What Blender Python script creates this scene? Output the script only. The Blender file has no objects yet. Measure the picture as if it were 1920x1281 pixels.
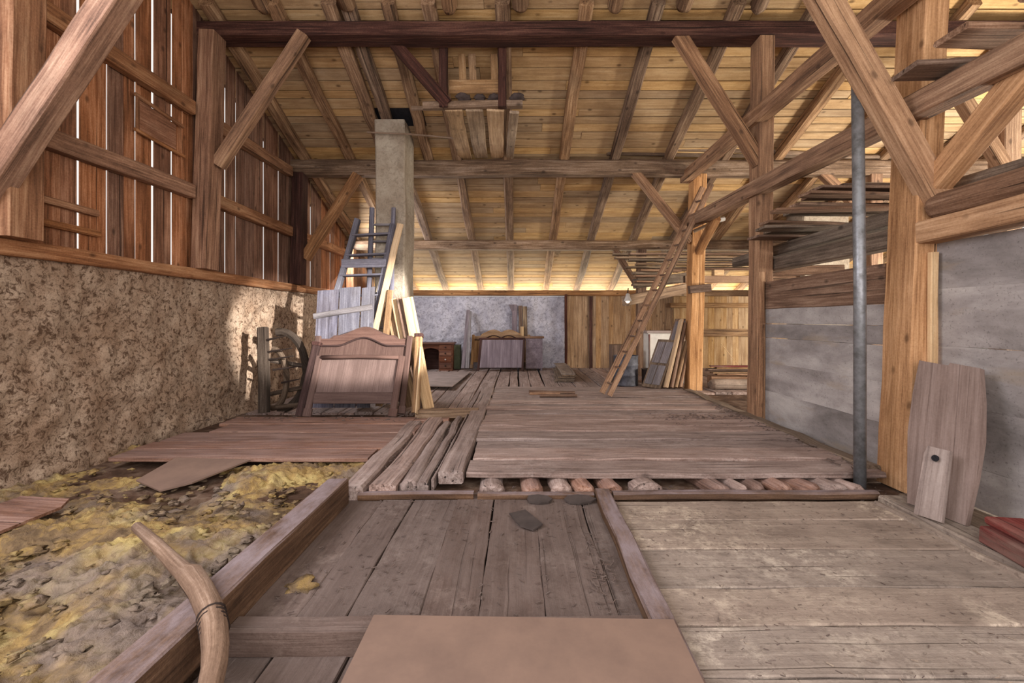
import bpy, bmesh, math, random
from mathutils import Vector, Matrix, noise

random.seed(7)
F, CX, CY, H = 850.0, 970.0, 600.0, 1.35      # focal length (px of a 1920 px frame), vanishing point, eye height
SC = bpy.context.scene
COL = SC.collection
R = random.uniform


def P(px, py, D):
    """a pixel of the photograph at distance D (m) -> a point of the barn"""
    return Vector(((px - CX) * D / F, D, H + (CY - py) * D / F))


def V(*a):
    return Vector(a)


def zr(y):
    """top of the purlins = underside of the rafters, at depth y"""
    return 5.12 - 0.385 * (y - 5.7)


def lin(h):
    h = h.lstrip('#')
    c = [int(h[i:i + 2], 16) / 255 for i in (0, 2, 4)]
    return tuple(x / 12.92 if x <= .04045 else ((x + .055) / 1.055) ** 2.4 for x in c) + (1,)


# ------------------------------------------------------------------ materials
class G:
    def __init__(s, name):
        s.m = bpy.data.materials.new(name)
        s.m.use_nodes = True
        s.t = s.m.node_tree
        s.b = s.t.nodes['Principled BSDF']
        s.b.inputs['Specular IOR Level'].default_value = .25

    def n(s, kind, ins=None, **props):
        nd = s.t.nodes.new('ShaderNode' + kind)
        for k, v in props.items():
            setattr(nd, k, v)
        for k, v in (ins or {}).items():
            s.set(nd.inputs[k], v)
        return nd

    def set(s, sock, v):
        if isinstance(v, bpy.types.NodeSocket):
            s.t.links.new(v, sock)
        else:
            sock.default_value = v

    def mul(s, a, v):
        return s.n('VectorMath', {0: a, 1: v}, operation='MULTIPLY').outputs[0]

    def noise(s, vec, scale=1, detail=4, rough=.6, dist=0):
        return s.n('TexNoise', {'Vector': vec, 'Scale': scale, 'Detail': detail, 'Roughness': rough, 'Distortion': dist}).outputs[0]

    def rng(s, x, a, b, c=0, d=1):
        return s.n('MapRange', {0: x, 1: a, 2: b, 3: c, 4: d}, clamp=True).outputs[0]

    def math(s, op, a, b=0):
        return s.n('Math', {0: a, 1: b}, operation=op).outputs[0]

    def mix(s, f, a, b, mode='MIX'):
        nd = s.n('Mix', data_type='RGBA', blend_type=mode)
        s.set(nd.inputs[0], f)
        s.set(nd.inputs[6], a)
        s.set(nd.inputs[7], b)
        return nd.outputs[2]

    def ramp(s, f, stops):
        nd = s.n('ValToRGB')
        e = nd.color_ramp.elements
        while len(e) < len(stops):
            e.new(.5)
        for q, (p, c) in zip(e, stops):
            q.position = p
            q.color = c
        s.set(nd.inputs[0], f)
        return nd.outputs[0]

    def out(s, col, rough=.85, height=None, strength=.5, dist=.01):
        s.set(s.b.inputs['Base Color'], col)
        s.set(s.b.inputs['Roughness'], rough)
        if height is not None:
            bp = s.n('Bump', {'Strength': strength, 'Distance': dist, 'Height': height})
            s.set(s.b.inputs['Normal'], bp.outputs[0])
        return s.m


def wood(name, dark, mid, light, crack=.8, knots=.7, dirt=.4, dirtc='3a2c22', var=.45, dust=0, dustc='9c8a80', rough=.85, fine=26, bump=.8, con=.12, stain=0, stainc='2a1a14', pale=0, palec='c9baa6'):
    g = G(name)
    gc = g.n('Attribute', attribute_name='gc').outputs['Vector']
    tint = g.n('Attribute', attribute_name='tint').outputs['Fac']
    oi = g.n('ObjectInfo').outputs['Random']
    v = g.n('VectorMath', {0: gc, 1: g.math('MULTIPLY', oi, 17.0)}, operation='ADD').outputs[0]
    a = g.noise(g.mul(v, (1.6, fine * 1.7, fine * 1.7)), 1, 5, .7, .15)
    b = g.noise(g.mul(v, (.8, 7, 7)), 1, 4, .65, .25)
    c = g.noise(g.mul(v, (.4, 30, 30)), 1, 2, .5, .15)
    cr = g.rng(c, .29, .345, 1, 0)
    vo = g.n('TexVoronoi', {'Vector': g.mul(v, (4.2, 7, 7)), 'Scale': 1.0})
    kn = g.rng(vo.outputs['Distance'], .08, .2, 1, 0)
    kn = g.math('MULTIPLY', kn, g.math('GREATER_THAN', g.n('SeparateXYZ', {0: vo.outputs['Color']}).outputs[0], .55))
    di = g.rng(g.noise(g.mul(v, (.8, 1.3, 1.3)), 2.6, 7, .7), .46, .66)
    sp = g.noise(v, 70, 3, .7)
    fac = g.math('ADD', g.math('MULTIPLY', a, .5), g.math('MULTIPLY', b, .36))
    fac = g.math('ADD', fac, g.math('MULTIPLY', sp, .14))
    fac = g.rng(fac, .5 - con, .5 + con)
    col = g.ramp(fac, [(0, lin(dark)), (.5, lin(mid)), (1, lin(light))])
    dk = lin(dark)
    blk = tuple(x * .28 for x in dk[:3]) + (1,)
    col = g.mix(g.math('MULTIPLY', di, dirt), col, lin(dirtc))
    if stain:
        st = g.rng(g.noise(g.mul(v, (.8, 2.4, 2.4)), 1, 4, .6, .8), .5, .66)
        col = g.mix(g.math('MULTIPLY', st, stain), col, lin(stainc))
    if pale:
        p1 = g.rng(g.noise(v, 1.7, 4, .6), .48, .66)
        p2 = g.rng(g.noise(v, 9, 7, .78), .47, .6)
        p3 = g.rng(g.noise(v, 34, 4, .7), .56, .64)
        col = g.mix(g.math('MULTIPLY', g.math('MULTIPLY', p1, p2), pale), col, lin(palec))
        col = g.mix(g.math('MULTIPLY', p3, pale * .7), col, lin(dirtc))
    col = g.mix(g.math('MULTIPLY', kn, knots), col, tuple(x * .5 for x in dk[:3]) + (1,))
    col = g.mix(g.math('MULTIPLY', cr, crack), col, blk)
    br = g.math('ADD', g.math('MULTIPLY_ADD', tint, var), 1 - var / 2)
    br.node.inputs[0].default_value = 0
    # brightness: 1 + (tint-.5)*var + (oi-.5)*.2
    t1 = g.math('MULTIPLY', g.math('SUBTRACT', tint, .5), var)
    t2 = g.math('MULTIPLY', g.math('SUBTRACT', oi, .5), .22)
    br = g.math('ADD', g.math('ADD', t1, t2), 1.0)
    hs = g.n('HueSaturation', {'Hue': g.math('MULTIPLY_ADD', tint, .02), 'Saturation': g.rng(tint, 0, 1, .85, 1.12), 'Value': br, 'Color': col})
    hs.inputs['Hue'].default_value = .5
    for l in list(g.t.links):
        if l.to_socket == hs.inputs['Hue']:
            g.t.links.remove(l)
    hs.inputs['Hue'].default_value = .5
    col = hs.outputs[0]
    if dust:
        nz = g.n('SeparateXYZ', {0: g.n('NewGeometry').outputs['True Normal']}).outputs[2]
        dn = g.rng(g.noise(g.mul(v, (3, 7, 7)), 1, 6, .7), .3, .62)
        f = g.math('MULTIPLY', g.math('MULTIPLY', g.rng(nz, .4, .9), dn), dust)
        col = g.mix(f, col, lin(dustc))
    h = g.math('SUBTRACT', g.math('ADD', g.math('MULTIPLY', a, .7), g.math('MULTIPLY', sp, .35)), g.math('MULTIPLY', cr, 1.0))
    return g.out(col, rough, h, bump, .009)


M = {}
M['beam'] = wood('hewn_timber', '5a412f', '926b4c', 'bd9670', dirt=.3, var=.25, stain=.2, stainc='604634', dirtc='4d3828')
M['beamlight'] = wood('warm_hewn_timber', '79563c', 'ae8662', 'd0a882', dirt=.25, var=.22, crack=.9, dirtc='71503a')
M['darkbeam'] = wood('dark_stained_timber', '24140f', '45271f', '6f4a3b', dirt=.2, var=.2, knots=.4, dust=.3)
M['purlin'] = wood('weathered_purlin', '4a3a2f', '7b6552', 'a79280', dirt=.4, var=.2, crack=.9, stain=.4, stainc='44352b')
M['rafter'] = wood('bark_edged_rafter', '4c3a2e', '8a6d54', 'b79b7d', dirt=.4, var=.3, stain=.3, stainc='443226')
M['roof'] = wood('roof_boarding', '87694a', 'b5956b', 'd2b891', dirt=.35, dirtc='6f5031', var=.5, crack=.4, knots=.8, fine=18, con=.2)
M['gable'] = wood('gable_boarding', '543826', '8b5f46', 'b58a6e', dirt=.4, dirtc='472f22', var=.6, crack=.8, stain=.4, stainc='40291e')
M['rail'] = wood('gable_rail_timber', '573a28', '90664a', 'b89170', dirt=.3, var=.22, stain=.2, stainc='4a3223', dirtc='473225')
M['pine'] = wood('pine_boarding', '957049', 'c29d70', 'dbbd92', dirt=.35, dirtc='7d5938', var=.25, crack=.35, knots=.8)
M['pinebrown'] = wood('brown_pine_boarding', '66503f', '937455', 'b59a7b', dirt=.35, dirtc='5c4534', var=.3, crack=.4, knots=.7)
M['floor'] = wood('dusty_floor_boards', '55453e', '907b71', 'b8a69d', dirt=.4, dirtc='5c4a42', var=.4, crack=1, dust=.4, dustc='a8978f', knots=.5, pale=.5, palec='c4b5ac')
M['floorpale'] = wood('pale_dusty_floor_boards', '64564c', '897a6e', 'a99b8c', dirt=.7, dirtc='5d5047', var=.2, crack=.4, dust=.3, dustc='a99a8a', knots=.4, con=.26, pale=.8, fine=18)
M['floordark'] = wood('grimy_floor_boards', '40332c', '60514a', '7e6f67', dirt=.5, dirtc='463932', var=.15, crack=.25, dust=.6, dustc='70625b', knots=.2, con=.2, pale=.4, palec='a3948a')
M['floorbrown'] = wood('brown_floor_planks', '523a2e', '826252', 'a98d7e', dirt=.3, dirtc='4e382d', var=.3, crack=.8, dust=.35, dustc='94827f', knots=.5)
M['sill'] = wood('dusty_floor_beam', '38281d', '5b4535', '7c634f', dirt=.4, var=.1, crack=1, dust=.95, dustc='8b7d7e', knots=.4, dirtc='43342a')
M['grey'] = wood('greyed_planks', '5b5557', '827c7e', 'a49ea0', dirt=.4, dirtc='5f554d', var=.3, crack=.5, knots=.4)
M['bluegrey'] = wood('blue_grey_planks', '504e58', '706e7a', '908f99', dirt=.45, dirtc='544b47', var=.3, crack=.6, knots=.5)
M['walnut'] = wood('dusty_walnut', '3f2b26', '5d463e', '785e54', dirt=.3, dirtc='46332b', var=.2, crack=.15, knots=.1, fine=40, con=.2, bump=.15, rough=.88)
M['walnutdark'] = wood('dark_walnut', '251614', '3d2824', '563d38', dirt=.2, var=.2, crack=.15, knots=.1, fine=40, bump=.15, rough=.88)
M['deskwood'] = wood('mahogany_desk', '3a1f16', '603a2a', '80573f', dirt=.2, var=.2, crack=.1, knots=.1, fine=40, bump=.15, rough=.5)
M['mauve'] = wood('mauve_dusty_panel', '5a5055', '7a6e74', '968b90', dirt=.3, dirtc='574c4d', var=.25, crack=.2, knots=.1, fine=30, bump=.2)
M['cream'] = wood('cream_new_board', 'b18e63', 'cfab7e', 'e2c699', dirt=.2, dirtc='967350', var=.15, crack=.3, knots=.3)
M['olive'] = wood('old_lumber', '453a2d', '726050', '9b8a75', dirt=.4, var=.35, crack=.8, dust=.3, dustc='8f7e6e')
M['brownboard'] = wood('brown_lumber', '49362a', '765b49', '9f846f', dirt=.35, var=.4, crack=.7, dirtc='4b392e')
M['tool'] = wood('peeled_branch', '5f4530', '876950', 'b0937a', dirt=.6, dirtc='5f4431', var=.1, crack=.9, knots=.9, stain=.5, stainc='634836')
M['wide'] = wood('wide_brown_board', '6f594f', '8f786d', 'a58f85', dirt=.25, dirtc='614d42', var=.1, crack=.1, knots=.5, dust=.1, con=.16, bump=.4)
M['red'] = wood('red_painted_timber', '552521', '763b36', '8b5650', dirt=.45, dirtc='5a463f', var=.15, crack=.5, knots=.1, stain=.8, stainc='85766a')
M['mauvebrown'] = wood('dusty_panel_veneer', '4a3833', '67534c', '806a62', dirt=.3, dirtc='4c3a33', var=.1, crack=.1, knots=.1, fine=40, con=.2, bump=.15)
M['palelumber'] = wood('pale_old_lumber', '6f5c49', 'a58c70', 'c9b090', dirt=.45, dirtc='6b543f', var=.35, crack=.6)
M['holed'] = wood('worn_grey_board', '6c5f5a', '8d7f78', 'a3968f', dirt=.25, dirtc='63554d', var=.1, crack=.1, knots=.1, bump=.2)
M['harrow'] = wood('dark_old_implement', '261e17', '42362c', '63564a', dirt=.4, var=.3, crack=.8)


def concrete():
    g = G('grey_cement_boards')
    gc = g.n('Attribute', attribute_name='gc').outputs['Vector']
    tint = g.n('Attribute', attribute_name='tint').outputs['Fac']
    a = g.noise(g.mul(gc, (1.2, 3, 3)), 1, 8, .7, .4)
    b = g.noise(g.mul(gc, (.7, 2.2, 2.2)), 1, 3, .5, .6)
    c = g.noise(gc, 55, 3, .7)
    f = g.rng(g.math('ADD', g.math('MULTIPLY', a, .6), g.math('MULTIPLY', b, .4)), .34, .66)
    col = g.ramp(f, [(0, lin('6a6460')), (.45, lin('958e8b')), (1, lin('bfb9b4'))])
    col = g.mix(g.rng(c, .3, .42, .5, 0), col, lin('4a4440'))
    col = g.mix(g.rng(g.noise(g.mul(gc, (1, 4, 4)), 1.3, 5, .6), .56, .7, 0, .55), col, lin('9a8a76'))
    hs = g.n('HueSaturation', {'Hue': .5, 'Saturation': 1.0, 'Value': g.rng(tint, 0, 1, .85, 1.12), 'Color': col})
    return g.out(hs.outputs[0], .9, g.math('ADD', c, g.math('MULTIPLY', a, 2)), .25, .006)


def plaster(name, base, lite, spots, sc=1.0, amt=.75, bias=0):
    g = G(name)
    v = g.n('TexCoord').outputs['Object']
    a = g.noise(v, 9 * sc, 6, .72, .8)
    b = g.noise(v, 28 * sc, 5, .7, .5)
    c = g.noise(v, 1.6 * sc, 3, .6)
    col = g.ramp(g.rng(c, .35, .65), [(0, lin(base)), (1, lin(lite))])
    col = g.mix(g.math('MULTIPLY', g.rng(a, .49 + bias, .6 + bias), amt), col, lin(spots))
    col = g.mix(g.math('MULTIPLY', g.rng(b, .52, .66), amt * .7), col, lin(spots))
    h = g.math('ADD', g.math('MULTIPLY', g.math('SUBTRACT', 1, a), .6), g.math('MULTIPLY', b, .5))
    return g.out(col, .95, h, .8, .03)


M['cement'] = concrete()
M['plaster'] = plaster('roughcast_plaster', 'ab9078', 'c4ad96', '573f2e', 2.3, .9, .0)
M['plasterblue'] = plaster('grey_rubble_plaster', 'aaa7b1', 'c6c3cc', '6d6970', 1.6, .55)
M['chimney'] = plaster('sooty_render', '9c8d7b', 'b7ab99', '75695a', 1.6, .45)
M['flashing_hole_dark'] = plaster('black_flashing_and_hole_shade', '1c1b1f', '2a292d', '101012', 1, .5)  # metal flashing, and the painted shade in the board hole


def insul():
    g = G('glass_wool_and_dust')
    v = g.n('TexCoord').outputs['Object']
    a = g.noise(v, 3.2, 5, .65, .8)
    b = g.noise(v, 17, 7, .75, .6)
    c = g.noise(v, 1.4, 3, .6)
    col = g.ramp(g.rng(a, .34, .64), [(0, lin('6b5844')), (.36, lin('8d7657')), (.62, lin('a98c58')), (1, lin('c8b275'))])
    grey = g.ramp(g.rng(b, .35, .65), [(0, lin('5a4c43')), (1, lin('a2938a'))])
    col = g.mix(g.rng(c, .49, .63, 0, .85), col, grey)
    col = g.mix(g.rng(b, .53, .7, 0, .75), col, lin('5e4834'))
    return g.out(col, .98, b, .9, .03)


def dirtmat():
    g = G('brown_dirt')
    v = g.n('TexCoord').outputs['Object']
    a = g.noise(v, 5, 7, .7, .5)
    col = g.ramp(g.rng(a, .3, .7), [(0, lin('33241a')), (.5, lin('584233')), (1, lin('84705f'))])
    return g.out(col, .95, a, .6, .03)


def plain(name, c, rough=.6, metal=0, sc=6, amt=.35, dk=None):
    g = G(name)
    v = g.n('TexCoord').outputs['Object']
    a = g.noise(v, sc, 6, .65)
    b = lin(c)
    d = lin(dk) if dk else tuple(x * .55 for x in b[:3]) + (1,)
    g.b.inputs['Metallic'].default_value = metal
    return g.out(g.mix(g.rng(a, .4, .68, 0, amt * 2), b, d), g.rng(a, .3, .7, rough - .1, rough + .1), a, .15, .005)


M['insul'] = insul()
M['dirt'] = dirtmat()
M['galv'] = plain('galvanised_steel', '8d8f92', .45, .55, 14, .4, '5b5a58')
M['stone'] = plain('dark_stone', '4a3f3c', .9, 0, 8, .4)
M['barrel'] = plain('blue_grey_drum', '5a5a62', .6, .2, 9, .4, '2e2a2a')
M['lampmetal'] = plain('lamp_enamel', 'c9c4bd', .4, .3, 8, .2)
M['white'] = plain('white_paint', 'd9d3c9', .7, 0, 6, .2)
M['hardboard'] = plain('brown_hardboard', '826b5d', .75, 0, 3.2, .4, '6f5b50')
M['dustboard'] = plain('pale_dusty_board', '9a8b84', .85, 0, 3, .3)
M['green'] = plain('green_canvas', '5f6650', .8, 0, 6, .3)
M['iron'] = plain('rusty_iron', '3b302b', .8, .3, 20, .4)
M['tar'] = plain('tar_paper', '4b423e', .9, 0, 7, .4)
M['cover'] = plain('sky_blocking_sheet', '1d1713', .9, 0, 6, .3)
M['brick'] = plain('red_brick', '8a4a34', .9, 0, 12, .4)
M['ground'] = plain('pale_ground', 'a09a88', .9, 0, .5, .2)
g = G('warm_bulb')
g.b.inputs['Emission Color'].default_value = (1, .85, .7, 1)
g.b.inputs['Emission Strength'].default_value = 2.2
M['bulb'] = g.m


# ------------------------------------------------------------------ mesh builder
WORLD = {}


class MB:
    def __init__(s):
        s.v, s.f, s.g, s.t = [], [], [], []

    def add(s, vs, fs, gs, tint=None):
        o = len(s.v)
        tint = R(0, 1) if tint is None else tint
        s.v += [Vector(v) for v in vs]
        s.g += gs
        s.t += [tint] * len(vs)
        s.f += [[i + o for i in f] for f in fs]
        return s

    def bar(s, p0, p1, w, h, up=(0, 0, 1), c=.012, jit=.004, seg=None, tint=None, taper=1.0, bow=0):
        """squared timber from p0 to p1: w across, h along up"""
        p0, p1 = Vector(p0), Vector(p1)
        d = p1 - p0
        L = d.length
        x = d / L
        sd = x.cross(Vector(up))
        if sd.length < 1e-3:
            sd = x.cross(Vector((0, 1, 0)))
        sd.normalize()
        tp = sd.cross(x).normalized()
        c = min(c, w * .3, h * .3)
        if jit == 0:
            n = 1
        else:
            n = seg or max(1, min(14, int(L / .35)))
        a, b = w / 2, h / 2
        sec = [(-a, -b + c), (-a, b - c), (-a + c, b), (a - c, b), (a, b - c), (a, -b + c), (a - c, -b), (-a + c, -b)] if c > 0 else [(-a, -b), (-a, b), (a, b), (a, -b)]
        k = len(sec)
        off = Vector((R(-50, 50), R(-50, 50), R(-50, 50)))
        vs, gs, fs = [], [], []
        for i in range(n + 1):
            t = i / n
            j1, j2 = R(-jit, jit), R(-jit, jit)
            sc = 1 + (taper - 1) * t
            bz = bow * 4 * t * (1 - t)
            for (u, q) in sec:
                u2, q2 = u * sc + R(-jit, jit) * .6, q * sc + R(-jit, jit) * .6
                vs.append(p0 + d * t + sd * (u2 + j1) + tp * (q2 + j2 + bz))
                gs.append(Vector((t * L, u, q)) + off)
        for i in range(n):
            for j in range(k):
                jn = (j + 1) % k
                fs.append([i * k + j, (i + 1) * k + j, (i + 1) * k + jn, i * k + jn])
        fs.append(list(range(k)))
        fs.append([n * k + j for j in reversed(range(k))])
        return s.add(vs, fs, gs, tint)

    def tube(s, pts, rads, n=10, jit=0.0, tint=None, flat=1.0):
        pts = [Vector(p) for p in pts]
        if not isinstance(rads, (list, tuple)):
            rads = [rads] * len(pts)
        off = Vector((R(-50, 50), R(-50, 50), R(-50, 50)))
        vs, gs, fs = [], [], []
        L = 0
        ref = Vector((0, 0, 1))
        prev = None
        for i, p in enumerate(pts):
            d = (pts[min(i + 1, len(pts) - 1)] - pts[max(i - 1, 0)]).normalized()
            if i:
                L += (p - pts[i - 1]).length
            sd = d.cross(ref)
            if sd.length < .05:
                sd = d.cross(Vector((0, 1, 0)))
            sd.normalize()
            if prev is not None and sd.dot(prev) < 0:
                sd = -sd
            prev = sd
            tp = sd.cross(d).normalized()
            for j in range(n):
                a = 2 * math.pi * j / n
                r = rads[i] * (1 + R(-jit, jit))
                vs.append(p + sd * math.cos(a) * r + tp * math.sin(a) * r * flat)
                gs.append(Vector((L, math.cos(a) * rads[i], math.sin(a) * rads[i])) + off)
        m = len(pts)
        for i in range(m - 1):
            for j in range(n):
                jn = (j + 1) % n
                fs.append([i * n + j, i * n + jn, (i + 1) * n + jn, (i + 1) * n + j])
        fs.append(list(reversed(range(n))))
        fs.append([(m - 1) * n + j for j in range(n)])
        return s.add(vs, fs, gs, tint)

    def log(s, p0, p1, r0, r1=None, n=12, seg=6, jit=.05, round_end=True, flat=1.0, sag=.01):
        p0, p1 = Vector(p0), Vector(p1)
        r1 = r1 or r0
        pts, rr = [], []
        d = p1 - p0
        e = min(.12, r0 * .6 / d.length)
        ts = [i / seg for i in range(seg + 1)]
        if round_end:
            ts = [0, e * .35] + [e + (1 - 2 * e) * i / seg for i in range(seg + 1)] + [1 - e * .35, 1]
        for t in ts:
            r = r0 + (r1 - r0) * t
            if round_end:
                k = min(t, 1 - t) / e
                if k < 1:
                    r *= (.72 + .28 * math.sqrt(max(0, k)))
            pts.append(p0 + d * t + Vector((R(-sag, sag), R(-sag, sag), R(-sag, sag))))
            rr.append(r * (1 + R(-.04, .04)))
        return s.tube(pts, rr, n, jit, flat=flat)

    def prism(s, pts, th, grain=(1, 0, 0), tint=None):
        """polygon of 3D points, thickened along its normal by th"""
        pts = [Vector(p) for p in pts]
        nrm = Vector((0, 0, 0))
        for i in range(len(pts)):
            a, b = pts[i], pts[(i + 1) % len(pts)]
            nrm += a.cross(b)
        nrm.normalize()
        g0 = Vector(grain).normalized()
        g2 = nrm
        g1 = g2.cross(g0).normalized()
        off = Vector((R(-50, 50), R(-50, 50), R(-50, 50)))
        vs = pts + [p - nrm * th for p in pts]
        gs = [Vector((p.dot(g0), p.dot(g1), p.dot(g2))) + off for p in vs]
        k = len(pts)
        fs = [list(range(k)), [k + i for i in reversed(range(k))]]
        for i in range(k):
            j = (i + 1) % k
            fs.append([i, i + k, j + k, j])
        return s.add(vs, fs, gs, tint)

    def blob(s, c, r, sub=2, rough=.35, sq=(1, 1, 1), freq=1.6, tint=None):
        bm = bmesh.new()
        bmesh.ops.create_icosphere(bm, subdivisions=sub, radius=1)
        off = Vector((R(-50, 50), R(-50, 50), R(-50, 50)))
        vs, gs = [], []
        for v in bm.verts:
            k = 1 + rough * noise.fractal(v.co * freq + off, 1, 2, 3)
            q = Vector((v.co.x * sq[0], v.co.y * sq[1], v.co.z * sq[2])) * r * k
            vs.append(Vector(c) + q)
            gs.append(q + off)
        fs = [[v.index for v in f.verts] for f in bm.faces]
        bm.free()
        return s.add(vs, fs, gs, tint)

    def lathe(s, c, prof, n=24, axis=None):
        """profile of (r, z) about a vertical axis at c"""
        off = Vector((R(-50, 50), R(-50, 50), R(-50, 50)))
        vs, gs, fs = [], [], []
        for (r, z) in prof:
            for j in range(n):
                a = 2 * math.pi * j / n
                q = Vector((r * math.cos(a), r * math.sin(a), z))
                vs.append(Vector(c) + q)
                gs.append(q + off)
        for i in range(len(prof) - 1):
            for j in range(n):
                jn = (j + 1) % n
                fs.append([i * n + j, i * n + jn, (i + 1) * n + jn, (i + 1) * n + j])
        fs.append(list(reversed(range(n))))
        fs.append([(len(prof) - 1) * n + j for j in range(n)])
        return s.add(vs, fs, gs)

    def xf(s, mat):
        s.v = [mat @ v for v in s.v]
        return s

    def build(s, name, mat, parent=None, smooth=False, kind=None):
        lo = Vector([min(v[i] for v in s.v) for i in range(3)])
        hi = Vector([max(v[i] for v in s.v) for i in range(3)])
        org = Vector(((lo.x + hi.x) / 2, (lo.y + hi.y) / 2, lo.z))
        me = bpy.data.meshes.new(name)
        me.from_pydata([v - org for v in s.v], [], s.f)
        a = me.attributes.new('gc', 'FLOAT_VECTOR', 'POINT')
        a.data.foreach_set('vector', [x for q in s.g for x in q])
        a = me.attributes.new('tint', 'FLOAT', 'POINT')
        a.data.foreach_set('value', s.t)
        me.materials.append(M[mat])
        if smooth:
            me.polygons.foreach_set('use_smooth', [True] * len(me.polygons))
        me.update()
        bm = bmesh.new()
        bm.from_mesh(me)
        bmesh.ops.recalc_face_normals(bm, faces=bm.faces)
        bm.to_mesh(me)
        bm.free()
        o = bpy.data.objects.new(name, me)
        COL.objects.link(o)
        WORLD[o.name] = org
        if parent:
            o.parent = parent
            o.location = org - WORLD[parent.name]
        else:
            o.location = org
        if kind:
            o['kind'] = kind
        return o


def tag(o, label, cat, group=None, kind=None):
    o['label'] = label
    o['category'] = cat
    if group:
        o['group'] = group
    if kind:
        o['kind'] = kind
    return o


def root(name, loc, label, cat, group=None):
    o = bpy.data.objects.new(name, None)
    COL.objects.link(o)
    o.empty_display_size = .1
    o.location = loc
    WORLD[o.name] = Vector(loc)
    return tag(o, label, cat, group)


def beam(name, p0, p1, w, h, mat, label, cat, group=None, **k):
    return tag(MB().bar(p0, p1, w, h, **k).build(name, mat), label, cat, group)


# ------------------------------------------------------------------ setting
XL, XR, YB = -4.0, 10.2, 12.5


def zb(y):
    return zr(y) + .15


# ground slab / dirt under everything
mb = MB()
mb.prism([(XL - .3, .3, -.13), (XR, .3, -.13), (XR, YB + .3, -.13), (XL - .3, YB + .3, -.13)], .2)
mb.build('floor', 'dirt', kind='structure')
mb = MB()
mb.prism([(-60, -40, -.9), (60, -40, -.9), (60, 80, -.9), (-60, 80, -.9)], .2)
mb.build('ground', 'ground', kind='structure')

# roof boarding
mb = MB()
y = 13.6
dy = Vector((0, -1, .385)).normalized()
while y > 2.6:
    w = R(.15, .23)
    y2 = y + dy.y * w
    x = XL - .35
    while x < XR:
        x2 = min(XR, x + R(3.2, 5.5))
        if XR - x2 < 1:
            x2 = XR
        a, b = y - .006, y2 + R(.008, .016)
        dz = R(0, .008)
        mb.prism([(x + .002, a, zb(a) + dz), (x2 - .002, a, zb(a) + dz), (x2 - .002, b, zb(b) + dz), (x + .002, b, zb(b) + dz)][::-1], .022)
        x = x2
    y = y2
mb.build('ceiling', 'roof', kind='structure')
mb = MB()
mb.prism([(XL - .45, 13.65, zb(13.65) + .07), (XR + .1, 13.65, zb(13.65) + .07), (XR + .1, 2.5, zb(2.5) + .07), (XL - .45, 2.5, zb(2.5) + .07)], .04)
mb.build('ceiling_cover', 'cover', kind='structure')  # dark sheet added above the boards to block sky and blacken their gaps


def grid_wall(fn, nu, nv, back):
    vs, gs, fs = [], [], []
    for i in range(nu + 1):
        for j in range(nv + 1):
            p = fn(i / nu, j / nv)
            vs.append(p)
            gs.append(p.copy())
    for i in range(nu):
        for j in range(nv):
            a = i * (nv + 1) + j
            fs.append([a, a + nv + 1, a + nv + 2, a + 1])
    mb = MB()
    mb.add(vs, fs, gs)
    # closed back
    n = len(vs)
    rim = [i * (nv + 1) for i in range(nu + 1)] + [nu * (nv + 1) + j for j in range(1, nv + 1)] + [i * (nv + 1) + nv for i in range(nu - 1, -1, -1)] + [j for j in range(nv - 1, 0, -1)]
    bk = [vs[i] + back for i in rim]
    mb.v += bk
    mb.g += bk
    mb.t += [.5] * len(bk)
    k = len(rim)
    for i in range(k):
        j = (i + 1) % k
        mb.f.append([rim[i], rim[j], n + j, n + i])
    mb.f.append([n + i for i in range(k)])
    return mb


def pl_left(u, v):
    y, z = .6 + u * 12.0, -.2 + v * 2.06
    q = Vector((0, y, z))
    d = .05 * noise.fractal(q * 1.3, 1, 2, 3) + .03 * noise.fractal(q * 6, 1, 2, 4)
    bot = .10 * max(0, .25 - z)
    return Vector((XL + d + bot, y, z))


grid_wall(pl_left, 320, 60, V(-.4, 0, 0)).build('wall_left', 'plaster', smooth=True, kind='structure')


def pl_back(u, v):
    x, z = XL - .1 + u * 5.42, -.2 + v * 2.2
    q = Vector((x, 7, z))
    d = .06 * noise.fractal(q * 1.5, 1, 2, 3) + .03 * noise.fractal(q * 6, 1, 2, 4)
    return Vector((x, YB - d, z))


grid_wall(pl_back, 130, 56, V(0, .4, 0)).build('wall_back', 'plasterblue', smooth=True, kind='structure')

# gable boarding above the plaster (vertical boards with daylight between some of them)
mb = MB()
y = 2.55
gaps = [3.3, 3.72, 4.15, 4.44, 4.78, 5.0, 5.27, 5.44, 6.24, 6.48, 7.2, 7.64, 8.83, 9.3, 9.77, 10.4]
while y < YB + .1:
    w = R(.14, .27)
    gp = R(0, .005)
    for q in gaps:
        if y + .05 < q < y + w + .08:
            w, gp = q - y, R(.026, .036)
            break
    lean = R(-.01, .01)
    x = XL - .03 - (R(0, .01))
    mb.prism([(x, y, 1.93), (x, y + w, 1.93), (x, y + w + lean, zb(y + w) + .03), (x, y + lean, zb(y) + .03)], .014, grain=(0, 0, 1))
    y += w + gp
mb.build('wall_left_boarding', 'gable', kind='structure')

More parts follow.
